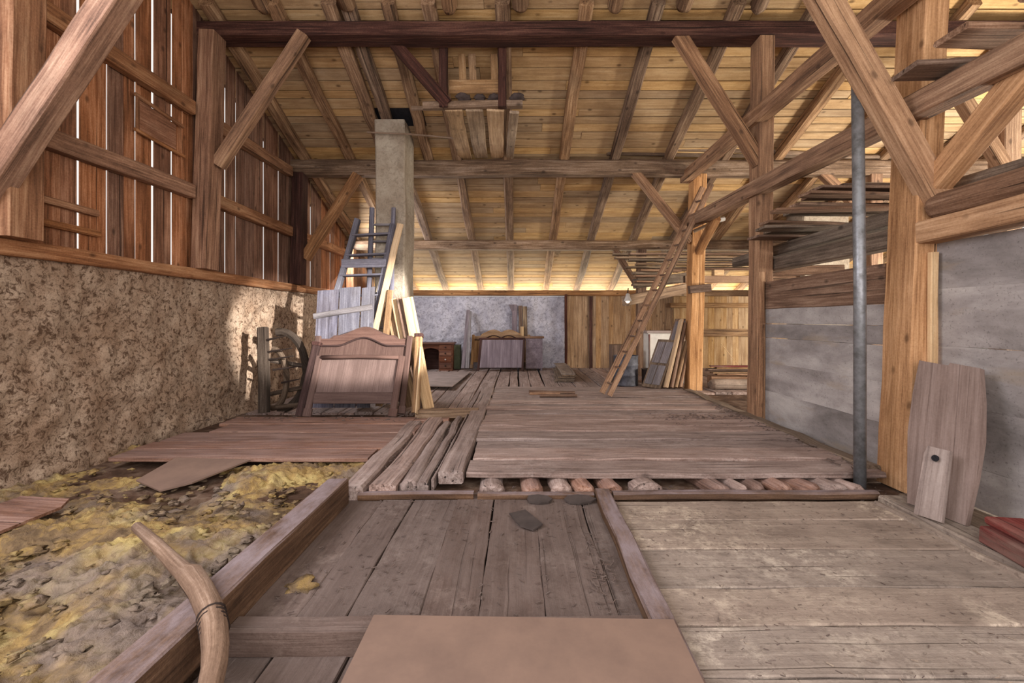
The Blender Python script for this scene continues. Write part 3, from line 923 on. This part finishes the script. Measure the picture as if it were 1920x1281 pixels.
r0, r1 = V(-1.98, 7.0, .05), V(-1.95, 7.15, 3.12)
MB().bar(l0, l1, .07, .06, up=(0, 1, 0), jit=.003).build('rail', 'bluegrey', s2)
MB().bar(r0, r1, .06, .06, up=(0, 1, 0), jit=.003).build('rail', 'bluegrey', s2)
for k in range(10):
    t = .12 + k * .088
    MB().bar(lerp(l0, l1, t), lerp(r0, r1, t), .04, .035, jit=.002).build('rung', 'grey', s2)
beam('pine_plank', (-2.36, 6.72, .1), (-1.8, 6.98, 2.83), .1, .04, 'cream', 'slim yellow plank leaning on the chimney right of the step ladder', 'plank', up=(0, 1, 0))
# blue-grey plank door
bd = root('plank_door', (-2.6, 6.25, .08), 'blue grey plank door with one batten leaning behind the bed boards', 'door')
def dq(x, v, o=0):
    return V(x, 6.56 + .17 * v / 1.8 - o, .08 + v)
for (x0, x1, t0) in ((-2.95, -2.64, 1.72), (-2.62, -2.32, 1.76), (-2.295, -2.11, 1.76)):
    MB().prism([dq(x0 - .02, 0), dq(x1 - .02, 0), dq(x1, t0), dq(x0, t0 - .02)], -.025, grain=(0, .1, 1)).build('plank', 'bluegrey', bd)
MB().bar(dq(-2.99, 1.32, .03), dq(-2.13, 1.46, .03), .03, .085).build('batten', 'grey', bd)

# leaning tall boards right of the bed
tb = [(0, 'cream', .2, 0, 'front cream'), (1, 'brownboard', .17, -.0, 'second brown'), (2, 'cream', .16, .01, 'third narrow cream'), (3, 'pinebrown', .2, .03, 'fourth tan'), (4, 'brownboard', .2, .05, 'rearmost dark')]
for (i, m, w, e, lb) in tb:
    a = V(-1.25 - i * .085, 6.38 + i * .06, .1)
    b = V(-1.63 - i * .1, 6.72 + i * .06, 1.68 - e)
    beam('tall_board', a, b, .16 if i == 0 else w, .028, m, f'{lb} tall board leaning beside the chimney foot', 'board', 'tall boards leaning beside the chimney', up=(-.35, 1, 0), jit=.003)
beam('tall_board', (-2.0, 6.55, .1), (-1.92, 6.85, 1.8), .1, .04, 'pinebrown', 'thin tan board between the plank door and the leaning tall boards', 'board', up=(0, 1, 0))

# ------------------------------------------------------------------ bed boards in front
def hump(t, crest):
    if crest == 2:
        return max(math.cos(math.pi * min(1, abs(t - .36) / .26)) * .5 + .5, math.cos(math.pi * min(1, abs(t - .64) / .26)) * .5 + .5)
    return math.cos(math.pi * min(1, abs(t - .5) * 2 / .62)) * .5 + .5


def bedboard(name, bl, br, tl, tr, label, crest, mats, legw, post_extra, feet=True):
    """bl, br, tl, tr: world corners of the leaning board"""
    r = root(name, (bl + br) / 2, label, 'bed board')
    ex = (br - bl)
    W = ex.length
    ex.normalize()
    uy = ((tl - bl) + (tr - br)) / 2
    Hh = uy.length
    uy.normalize()
    n = ex.cross(uy).normalized()
    if n.y > 0:
        n = -n
    def q(u, v, o=0):
        return bl + ex * u + uy * v + n * o
    z0 = .17
    lw = legw
    top = Hh - .12
    # back panel with crest outline
    pts = [q(lw * .4, z0), q(W - lw * .4, z0)]
    if crest:
        cr = []
        for k in range(0, 25):
            t = 1 - k / 24
            s_ = abs(t - .5) * 2
            hgt = Hh - .04 + (.13 * hump(t, crest)) - (.05 if .7 < s_ else 0)
            cr.append(q(lw * .4 + (W - lw * .8) * t, hgt))
        pts += cr
    else:
        pts += [q(W - lw * .4, Hh - .03), q(lw * .4, Hh - .03)]
    MB().prism(pts, .022, grain=uy).build('panel', mats[0], r)
    # legs
    for (u, ln) in ((0, 'l'), (W - lw, 'r')):
        leg = MB().bar(q(u + lw / 2, .08, .012), q(u + lw / 2, Hh - (.02 if not crest else .06), .012), lw, .05, up=n, jit=0).build('leg', mats[1], r)
        if feet:
            MB().bar(q(u + lw / 2, 0, .012), q(u + lw / 2, .1, .012), lw + .025, .07, up=n, c=.02, jit=0).build('foot', mats[1], leg)
    if crest:
        # raised moulding following the crest
        path = []
        for k in range(25):
            t = k / 24
            s_ = abs(t - .5) * 2
            path.append(q(lw + (W - lw * 2) * t, Hh - .2 + .12 * hump(t, crest), .012))
        MB().tube(path, .014, 8).build('moulding', mats[2], r, smooth=True)
        up_pts = [q(lw + (W - lw * 2) * (k / 24), Hh - .195 + .12 * hump(k / 24, crest), .008) for k in range(25)]
        top_pts = [q(lw + (W - lw * 2) * (1 - k / 24), Hh - .05 + .125 * hump(k / 24, crest) - (.045 if abs(k / 24 - .5) * 2 > .72 else 0), .008) for k in range(25)]
        MB().prism(up_pts + top_pts, .014, grain=ex).build('crest_rail', mats[1], r)
    else:
        MB().tube([q(lw * .9, Hh - .04, .02), q(W * .3, Hh - .035, .02), q(W * .5, Hh - .03, .022), q(W * .7, Hh - .035, .02), q(W - lw * .9, Hh - .04, .02)], .034, 10, flat=.8).build('top_rail', mats[2], r, smooth=True)
        MB().bar(q(lw, z0 + .07, .01), q(W - lw, z0 + .07, .01), .02, .15, up=uy, jit=0).build('bottom_rail', mats[1], r)
    return r


bedboard('footboard', V(-2.76, 5.86, .1), V(-1.57, 5.86, .1), V(-2.68, 6.1, .88), V(-1.52, 6.1, .88), 'low plain brown footboard leaning in front of the arched headboard', False, ('mauvebrown', 'walnut', 'walnut'), .085, 0)
bedboard('headboard', V(-2.86, 6.0, .1), V(-1.5, 6.02, .1), V(-2.84, 6.42, 1.17), V(-1.47, 6.42, 1.17), 'brown headboard with arched top behind the low footboard', True, ('walnut', 'walnut', 'walnutdark'), .08, 0)
# loose bed posts
for (a, b, lb) in ((V(-2.83, 5.9, .1), V(-2.72, 6.14, 1.0), 'dark bed side rail standing left of the low footboard'), (V(-1.37, 6.1, .1), V(-1.4, 6.45, 1.1), 'square bed post with turned cap right of the headboard')):
    r_ = root('bed_post', a, lb, 'bed post')
    MB().bar(a, b, .1, .08, up=(0, 1, 0), jit=.002).build('shaft', 'pinebrown' if 'square' in lb else 'walnutdark', r_)
    MB().bar(b, b + (b - a).normalized() * .05, .12, .1, up=(0, 1, 0), jit=0).build('cap', 'walnutdark', r_)
beam('bed_rail', (-1.33, 6.0, .1), (-1.36, 6.4, .95), .02, .11, 'cream', 'narrow pale edged rail leaning beside the square bed post', 'rail', up=(0, 1, 0))

# ------------------------------------------------------------------ old spiked wheel on the left
wh = root('spiked_harrow', (-3.45, 6.25, .08), 'old wooden wheel frame with spikes leaning against the left plaster wall', 'farm tool')
MB().bar((-3.46, 6.2, .08), (-3.6, 6.42, 1.24), .13, .1, up=(0, 1, 0), jit=.006).build('post', 'harrow', wh)
cx, cy, cz = -3.42, 6.55, .62
arc = []
for k in range(15):
    a = math.radians(100 - k * 14)
    arc.append(V(cx + .34 * math.cos(a), cy + .05 * math.cos(a), cz + .56 * math.sin(a)))
MB().tube(arc, .055, 8, .06).build('rim', 'harrow', wh)
arc2 = [V(cx - .05 + .2 * math.cos(math.radians(90 - k * 14)), cy - .12, cz - .1 + .42 * math.sin(math.radians(90 - k * 14))) for k in range(15)]
MB().tube(arc2, .042, 8, .06).build('rim', 'harrow', wh)
MB().bar((-3.5, 6.4, .3), (-3.08, 6.55, .38), .05, .06).build('spoke', 'harrow', wh)
MB().bar((-3.5, 6.4, .78), (-3.12, 6.6, .68), .05, .06).build('spoke', 'harrow', wh)
MB().bar((-3.4, 6.4, .12), (-3.05, 6.4, .16), .06, .06).build('spoke', 'harrow', wh)
for (z, x0, x1) in ((1.1, -3.5, -3.2), (.93, -3.5, -3.12), (.82, -3.5, -3.1), (.68, -3.42, -3.0), (.5, -3.3, -3.02)):
    MB().tube([V(x0, 6.35, z - .03), V(x1, 6.28, z + .03)], [.018, .008], 6).build('spike', 'iron', wh)

# ------------------------------------------------------------------ back of the room
dk = root('pedestal_desk', P(815, 690, 11.9), 'old mahogany pedestal desk with arched kneehole by the back wall', 'desk')
X0, X1, yd = -2.75, -1.68, 11.75
MB().bar((X0 - .03, yd + .25, .735), (X1 + .03, yd + .25, .735), .56, .04, c=.006, jit=0).build('top', 'deskwood', dk)
MB().bar((X0, yd + .48, .37), (X1, yd + .48, .37), .03, .7, c=0, jit=0).build('back_panel', 'walnutdark', dk)
for (a, b) in ((X0, X0 + .28), (X1 - .36, X1)):
    MB().bar((a, yd + .25, .37), (b, yd + .25, .37), .46, .69, c=.005, jit=0).build('pedestal', 'deskwood', dk)
for k in range(4):
    zz = .1 + k * .16
    d_ = MB().bar((X1 - .34, yd + .015, zz + .06), (X1 - .03, yd + .015, zz + .06), .03, .13, c=.01, jit=0).build('drawer', 'deskwood', dk)
    MB().blob((X1 - .185, yd - .01, zz + .06), .022, 2, 0).build('knob', 'lampmetal' if k == 1 else 'iron', d_, smooth=True)
MB().prism([V(X0 + .28, yd + .03, .71), V(X0 + .28, yd + .03, .5)] + [V(X0 + .28 + .43 * t, yd + .03, .56 + .06 * math.sin(math.pi * t)) for t in (0, .15, .3, .5, .7, .85, 1)] + [V(X1 - .36, yd + .03, .5), V(X1 - .36, yd + .03, .71)], .02).build('arch_rail', 'deskwood', dk)
tag(MB().bar((-1.62, 12.2, .05), (-1.62, 12.2, .68), .2, .3, up=(0, 1, 0)).build('canvas_box', 'green'), 'dull green box standing right of the old desk', 'box')
for i, (bx, tx, ty, m, lb) in enumerate(((868, 878, 582, 'mauve', 'left grey plank of the two leaning against the back wall'), (876, 881, 584, 'grey', 'right pale plank of the two leaning against the back wall'))):
    beam('leaning_plank', P(bx, 691, 11.7), P(tx, ty, 12.35), .1, .04, m, lb, 'plank', up=(0, 1, 0), jit=.003)
r = bedboard('headboard', V(-1.25, 12.05, .06), V(.32, 12.05, .06), V(-1.22, 12.3, 1.0), V(.35, 12.3, 1.0), 'double arched tan headboard leaning against the back wall', 2, ('pinebrown', 'pinebrown', 'walnutdark'), .07, 0)
r = root('dark_screen', P(935, 692, 11.6), 'dark mauve framed panel standing before the double arched headboard', 'panel')
def pq(px, py, D=11.6, dd=0):
    return P(px, py, D)
MB().prism([V(-.98, 11.62, .12), V(.12, 11.62, .12), V(.16, 11.85, .82), V(-.93, 11.85, .82)], -.03, grain=(0, .2, 1)).build('board', 'mauve', r)
for x in (-1.0, .13):
    MB().bar((x, 11.58, .05), (x + .05, 11.83, .86), .06, .05, up=(0, 1, 0), jit=0).build('leg', 'walnutdark', r)
MB().bar((-1.0, 11.84, .86), (.2, 11.84, .86), .07, .05, jit=0).build('top_rail', 'walnutdark', r)
r = root('dark_cabinet', (.42, 11.95, .05), 'narrow mauve cabinet side right of the dark framed panel', 'cabinet')
MB().bar((.44, 11.85, .47), (.44 + .01, 12.15, .47), .44, .78, c=.005, jit=0).build('body', 'mauve', r)
MB().bar((.2, 12.0, .89), (.7, 12.0, .89), .34, .05, jit=0).build('top', 'brownboard', r)
MB().bar((.63, 11.9, .0), (.63, 11.9, .1), .05, .05, up=(0, 1, 0), jit=0).build('leg', 'mauve', r)
for i, (x, w, t, m, lb) in enumerate(((-.08, .14, 1.75, 'mauve', 'wider left upright board with flared top above the headboard'), (.08, .1, 1.74, 'brownboard', 'dark upright board in the middle of the three above the headboard'), (.2, .12, 1.72, 'olive', 'right upright board with ragged edge above the headboard'))):
    r = MB().bar((x + .02, 12.36, .05), (x, 12.4, t), w, .04, up=(0, 1, 0), jit=.008)
    if i == 0:
        r.prism([V(x - .16, 12.37, t + .02), V(x - .06, 12.37, t - .2), V(x + .07, 12.37, t - .2), V(x + .07, 12.37, t + .02)], .03, grain=(0, 0, 1))
    tag(r.build('upright_board', m), lb, 'board')
tag(MB().bar((.13, 12.3, .9), (.13, 12.3, 1.17), .09, .03, up=(0, 1, 0)).build('pale_block', 'cream'), 'small pale block on the headboard before the upright boards', 'block')
# boards piled on the back floor
for i in range(5):
    r = MB().bar((1.02 + i * .02 + R(-.04, .04), 9.6, .055 + i * .036), (1.15 + R(-.04, .04), 11.9, .055 + i * .036), .42 - i * .03, .032, jit=.006, bow=.03 if i == 4 else 0)
    tag(r.build('floor_plank', 'floorpale' if i == 4 else 'olive'), f'loose plank in the low pile on the back floor, {["lowest", "second", "third", "fourth", "bowed topmost"][i]}', 'plank', 'low plank pile on the back floor')
r = MB().prism([V(-2.3, 8.6, .1), V(-1.23, 8.55, .1), V(-1.15, 11.2, .07), V(-2.3, 11.2, .07)], .015)
tag(r.build('hardboard_sheet', 'dustboard'), 'large pale sheet lying on the floor before the old desk', 'sheet')
for i, (a, b) in enumerate(((P(993, 741, 7.4), P(1050, 738, 7.4)), (P(1012, 746, 7.2), P(1082, 747, 7.2)), (P(992, 737, 7.65), P(1078, 742, 7.5)))):
    a.z = b.z = .145
    beam('stick', a, b, .06, .04, 'brownboard', f'{["short left", "front", "rear long"][i]} stick lying near the back edge of the raised floor', 'stick', 'sticks on the raised floor')

# ------------------------------------------------------------------ floor timbers
beam('sill_beam', (-1.325, .75, .08), (-1.325, 3.36, .08), .155, .19, 'sill', 'squared floor beam from the lower left, edging the wool insulation', 'beam', c=.008, jit=.004)
beam('edge_board', (-.53, 3.62, .09), (-.52, 8.1, .09), .2, .1, 'floor', 'edge board along the left side of the raised plank floor', 'board', jit=.006)
js = [(-1.24, .17, .14, 3.42, 5.6, 'leftmost squared'), (-1.02, .2, .13, 3.45, 5.75, 'second, broad flat')]
for (x, w, h, y0, y1, lb) in js:
    beam('joist', (x, y0, .03), (x - .02, y1, .04), w, h, 'floor', f'{lb} joist of the open floor left of the raised planks', 'joist', 'joists in the open floor', c=.02, jit=.01)
tag(MB().log((-.85, 3.5, .04), (-.86, 5.6, .05), .075, .07, sag=.008).build('joist', 'floor', smooth=True), 'round pole joist, third from the left in the open floor', 'joist', 'joists in the open floor')
beam('joist', (-.735, 3.5, .03), (-.75, 5.9, .04), .085, .13, 'floor', 'narrow joist just left of the cracked broad beam', 'joist', 'joists in the open floor', c=.02, jit=.01)
# x -.66..-.63 gap then broad beam merged into edge board zone
beam('joist', (-.63 - .03, 3.55, .055), (-.66, 8.0, .055), .02, .1, 'floor', 'thin lath against the edge board of the raised floor', 'joist', 'joists in the open floor')
beam('cross_beam', P(780, 776, 6.1) + V(0, 0, .0), P(897, 774, 6.1), .12, .12, 'pinebrown', 'short brown beam lying across the joists right of the bed boards', 'beam')
beam('cross_board', P(742, 792, 5.72), P(842, 788, 5.75), .12, .05, 'floorbrown', 'thin board end under the short brown beam', 'board')
beam('batten', (-1.2, 3.43, .02), (-.33, 3.44, .02), .06, .06, 'sill', 'left battens edge at the back of the sunk boards', 'batten')
beam('batten', (-.3, 3.43, .015), (.58, 3.44, .015), .06, .05, 'sill', 'middle batten at the back of the sunk boards', 'batten')
beam('batten', (.72, 3.43, .025), (2.72, 3.43, .025), .07, .06, 'sill', 'long batten closing the pale right floor at the back', 'batten')
beam('strip_timber', (.6, .75, .02), (.65, 3.47, .02), .115, .08, 'sill', 'long strip dividing the sunk boards from the pale right floor', 'timber', c=.01, jit=.006)
beam('step_timber', (-1.24, 1.985, -.035), (.55, 1.985, -.035), .1, .13, 'floordark', 'dark step edge crossing in front of the sunk boards', 'timber')
tag(MB().prism([(-.62, 1.96, .055), (.665, 1.93, .055), (.64, 1.0, .055), (-.62, 1.0, .055)][::-1], -.02).build('hardboard_sheet', 'hardboard'), 'large brown sheet lying in the centre foreground', 'sheet')
# kerb
beam('kerb_board', (2.78, .8, .015), (2.78, 3.36, .015), .22, .07, 'floorpale', 'pale ledge board along the foot of the near grey boards', 'board', c=.015, jit=.008)
beam('kerb_board', (2.64, .8, .0), (2.64, 3.34, .0), .05, .05, 'floorpale', 'thin splintered strip along the ledge board', 'strip', jit=.01)
beam('kerb_board', (3.05, .8, .0), (3.05, 3.45, .0), .3, .06, 'olive', 'dark board between the ledge and the near grey boards', 'board')
beam('floor_edge', (2.95, 3.75, .1), (2.98, 8.0, .1), .14, .08, 'olive', 'debris covered edge timber along the foot of the right partition', 'timber', jit=.012)

# left low planks
pk = [(-3.72, -1.36, 4.12, 4.42, 'nearest'), (-3.75, -1.3, 4.43, 4.68, 'second'), (-3.7, -1.22, 4.69, 5.05, 'third'), (-3.45, -1.15, 5.07, 5.45, 'fourth'), (-3.6, -1.3, 5.47, 5.85, 'farthest')]
for (x0, x1, y0, y1, lb) in pk:
    beam('wide_plank', (x0, (y0 + y1) / 2, .075), (x1, (y0 + y1) / 2, .075), y1 - y0 - .008, .04, 'floorbrown', f'{lb} of the wide planks laid left, before the bed boards', 'plank', 'wide planks at the left wall', c=.006, jit=.003)
# sheet scraps on wool
tag(MB().prism([P(255, 905, 3.65) + V(0, 0, .02), P(300, 920, 3.5), P(360, 905, 3.6), P(470, 862, 4.05), P(330, 858, 4.05)], .012).build('sheet_scrap', 'hardboard'), 'torn brown sheet scrap lying on the wool by the wide planks', 'sheet scrap')
tag(MB().prism([P(-40, 1012, 2.6), P(115, 950, 3.1), P(130, 935, 3.2), P(40, 930, 3.2), P(-60, 965, 2.9)], .02).build('board_scrap', 'floorbrown'), 'brown board scrap half buried in wool at the left edge', 'board scrap')

# log ends under the platform
lg = [(925, .11, .10), (1000, .1, .09), (1052, .1, .09), (1098, .1, .1), (1148, .1, .1), (1212, .15, .13), (1348, .11, .1), (1388, .05, .09), (1420, .08, .08), (1465, .1, .075), (1520, .12, .075), (1570, .11, .085), (1600, .07, .07)]
ln = ['leftmost', 'second', 'third', 'fourth', 'paired fifth', 'biggest rounded', 'seventh, split', 'thin eighth', 'ninth', 'tenth', 'flat eleventh', 'twelfth', 'last, by the pipe']
for (px, w, h), lb in zip(lg, ln):
    big = 'biggest' in lb
    x = (px - CX) * 3.55 / F
    r0 = w * (.88 if big else R(.74, .9))
    fl_ = (.085 if big else .068) / r0
    r = MB()
    r.log((x, 3.475 + R(-.005, .04), .01), (x - R(.02, .12), 3.64 if big else 4.0, .012 if big else .0), r0, r0 * .92, flat=fl_, seg=4, jit=.07, sag=.005)
    tag(r.build('log_end', 'floorbrown' if random.random() < .4 else 'floor', smooth=True), f'{lb} log end in the row under the front of the raised floor', 'log', 'log ends under the raised floor')

# slates and tar scraps by the batten
for i, (px, py, w, h, rz, lb) in enumerate(((1010, 935, .1, .06, .4, 'left'), (1085, 943, .13, .06, -.2, 'right'))):
    c_ = P(px, py, 3.35)
    c_.z = .03
    pts = [c_ + V(w * math.cos(a) * R(.8, 1.1), h * math.sin(a) * R(.8, 1.1), .01 * math.sin(a)) for a in [k * math.pi / 4 for k in range(8)]]
    tag(MB().prism(pts, .015).build('slate_piece', 'tar'), f'{lb} dark slate piece lying before the middle batten', 'slate')
pts = []
tag(MB().prism([P(955, 965, 3.1), P(985, 958, 3.15), P(1018, 985, 2.95), P(1000, 996, 2.88), P(975, 988, 2.93)], .01).build('tar_paper_scrap', 'tar'), 'curled tar paper scrap on the sunk boards near the centre', 'paper scrap')

# debris
mb = MB()
def chip(x, y, z, s):
    a = R(0, 3.14)
    d = V(math.cos(a), math.sin(a), R(-.1, .15)) * s
    mb.bar((x - d.x, y - d.y, z), (x + d.x, y + d.y, z + abs(d.z) * .4), s * R(.2, .5), s * R(.1, .25), c=0, jit=0)
for k in range(420):
    chip(R(.75, 2.6), R(1.05, 3.3), .005, R(.003, .009))
for k in range(80):
    chip(random.gauss(1.75, .25), random.gauss(1.75, .12), .008, R(.004, .014))
for k in range(60):
    chip(random.gauss(1.25, .12), random.gauss(3.0, .12), .008, R(.004, .014))
tag(mb.build('wood_chips', 'floorpale'), 'pale wood chips and splinters scattered over the right floor', 'wood chips', kind='stuff')
mb = MB()
for k in range(420):
    chip(R(-1.2, .55), R(2.05, 3.4), .004, R(.004, .016))
for k in range(120):
    chip(random.gauss(.45, .05), random.gauss(2.3, .3), .01, R(.006, .02))
for k in range(420):
    chip(random.gauss(2.2, .25), random.gauss(5.6, .22), .125, R(.005, .02))
for k in range(260):
    chip(R(2.75, 3.0) + R(-.1, .05), R(3.7, 6.5), .13, R(.008, .035))
for k in range(260):
    chip(R(-1.2, -.6), R(3.5, 5.6), .06 + R(0, .03), R(.006, .025))
for k in range(260):
    chip(R(-.4, 2.9), R(3.5, 3.68), .0, R(.006, .025))
for k in range(160):
    chip(R(-3.9, -1.2), R(5.6, 6.2), .1, R(.006, .03))
for k in range(420):
    chip(R(.75, 2.6), R(1.1, 3.35), .004, R(.003, .011))
for k in range(200):
    chip(R(-3.9, 2.9), R(8.3, 12.2), .035, R(.01, .03))
tag(mb.build('floor_litter', 'floordark'), 'dark splinters and straw litter scattered over the old floors', 'litter', kind='stuff')

# right: leaning boards
wa, we, wu = V(2.78, 3.2, .05), V(.06, -.36, 0).normalized(), V(.29, .22, .98).normalized()
wl = [wa + we * a + wu * b for (a, b) in ((0, 0), (.2, -.0), (.36, 0), (.4, .3), (.42, .55), (.41, .8), (.385, 1.03), (.2, 1.05), (.19, 1.03), (.08, 1.04), (-.01, 1.05), (-.035, .8), (-.045, .5), (-.02, .2))]
tag(MB().prism(wl, -.035, grain=wu).build('wide_board', 'wide'), 'wide brown live edge board leaning near the big post', 'board')
sb = [P(1722, 962, 3.03), P(1774, 979, 2.88), P(1790, 846, 2.95), P(1772, 842, 3.0), P(1748, 836, 3.07), P(1741, 850, 3.07)]
r = root('holed_board', (sb[0] + sb[1]) / 2, 'small grey board with a round hole leaning on the wide board', 'board')
sb2 = [p + V(-.03, -.02, 0) for p in sb]
MB().prism(sb2, -.03, grain=(.15, .1, 1)).build('board', 'holed', r)
c_ = P(1759, 857, 2.995) + V(-.045, -.03, 0)
nrm = (sb[1] - sb[0]).cross(sb[4] - sb[0]).normalized()
if nrm.x > 0:
    nrm = -nrm
t1 = nrm.cross(V(0, 0, 1)).normalized()
t2 = t1.cross(nrm)
MB().prism([c_ + (t1 * math.cos(a) + t2 * math.sin(a)) * .021 for a in [k * math.pi / 8 for k in range(16)]], .006).build('hole', 'flashing_hole_dark', r)  # black disc paints the shade of the hole; nothing is cut through
rt = root('red_timbers', (2.95, 2.0, .04), 'worn red painted box timber lying on the ledge at the right edge', 'timber')
MB().bar((2.81, 2.62, .105), (2.56, 1.3, .105), .24, .1, jit=.004).build('lower_piece', 'red', rt)
MB().bar((2.83, 2.63, .18), (2.58, 1.3, .18), .2, .05, jit=.006).build('upper_piece', 'red', rt)

# curved branch handle, front left
r = root('curved_branch', (-1.3, 1.9, .18), 'curved peeled branch handle lying over the floor beam, front left', 'branch')
pts = [P(256, 988, 2.56), P(290, 1018, 2.4), P(322, 1050, 2.2), P(346, 1074, 2.06), P(360, 1083, 1.99), P(378, 1108, 1.9), P(394, 1145, 1.77), P(402, 1180, 1.7), P(405, 1215, 1.65), P(402, 1250, 1.6), P(394, 1290, 1.55), P(384, 1330, 1.5)]
MB().tube(pts, [.026, .031, .034, .038, .05, .046, .046, .046, .043, .041, .039, .036], 14, .05).build('shaft', 'tool', r, smooth=True)
bm_ = MB()
for k in range(5):
    c_ = P(396.5 + k * 1.6, 1153 + k * 8, 1.755 - k * .013)
    d_ = (pts[7] - pts[6]).normalized()
    bm_.tube([c_ - d_ * .003, c_ + d_ * .003], .0505, 14)
bm_.build('binding', 'iron', r, smooth=True)

# ------------------------------------------------------------------ light
w = bpy.data.worlds.new('sky')
SC.world = w
w.use_nodes = True
bg = w.node_tree.nodes['Background']
bg.inputs[0].default_value = (1.0, .95, .9, 1)
bg.inputs[1].default_value = 1.1


def area(name, loc, tgt, sx, sy, power, col):
    d = bpy.data.lights.new(name, 'AREA')
    d.shape = 'RECTANGLE'
    d.size, d.size_y = sx, sy
    d.energy = power
    d.color = col
    o = bpy.data.objects.new(name, d)
    COL.objects.link(o)
    o.location = loc
    o.rotation_euler = (Vector(tgt) - Vector(loc)).to_track_quat('-Z', 'Y').to_euler()
    o['kind'] = 'structure'
    return o


area('daylight_right_gable', (10.6, 6.5, 1.8), (2.5, 11, 2.6), 6.5, 3, 560, (1, .93, .84))
area('daylight_right_window', (8.8, 4.9, 1.3), (1.2, 6.8, 4.6), 1.0, 1.0, 540, (1, .91, .78))
area('front_fill', (.5, -1.8, 2.2), (0, 7, .6), 7, 2.4, 290, (1, .9, .89))  # fill light added behind the camera, not a known opening
area('daylight_left_opening', (-3.95, 1.3, 3.7), (0.3, 2.8, 0), 2.6, 2.6, 230, (.95, .92, 1))
area('back_left_fill', (-3.8, 9.7, 2.7), (2, 10.8, .4), 1.6, 1.0, 130, (.93, .94, 1))  # fill light added to brighten the back wall and back floor
area('daylight_under_eave', (3, 14.1, 1.5), (3, 12.9, 2.4), 14, .8, 900, (1, .92, .72))
sp = bpy.data.lights.new('low_sun_shaft', 'SPOT')
sp.energy = 13000
sp.spot_size = math.radians(15)
sp.spot_blend = .3
sp.shadow_soft_size = .08
sp.color = (1, .95, .9)
o = bpy.data.objects.new('low_sun_shaft', sp)
COL.objects.link(o)
o.location = (4.6, 1.2, 3.1)
o.rotation_euler = (Vector((-4, 7.9, 1.0)) - Vector(o.location)).to_track_quat('-Z', 'Y').to_euler()
o['kind'] = 'structure'

# ------------------------------------------------------------------ camera
cd = bpy.data.cameras.new('camera')
cam = bpy.data.objects.new('camera', cd)
COL.objects.link(cam)
cam.location = (0, 0, H)
cam.rotation_euler = (math.pi / 2, 0, 0)
cd.sensor_width = 36
cd.lens = F / 1920 * 36
cd.shift_x = (960 - CX) / 1920
cd.shift_y = -(640.5 - CY) / 1920
cd.clip_start = .02
SC.camera = cam
SC.view_settings.view_transform = 'Standard'
SC.view_settings.look = 'None'
SC.view_settings.exposure = -.12
SC.view_settings.gamma = 1
SC.cycles.max_bounces = 7
SC.cycles.diffuse_bounces = 5
SC.cycles.use_denoising = True
SC.cycles.denoising_prefilter = 'NONE'
SC.cycles.sample_clamp_indirect = 4
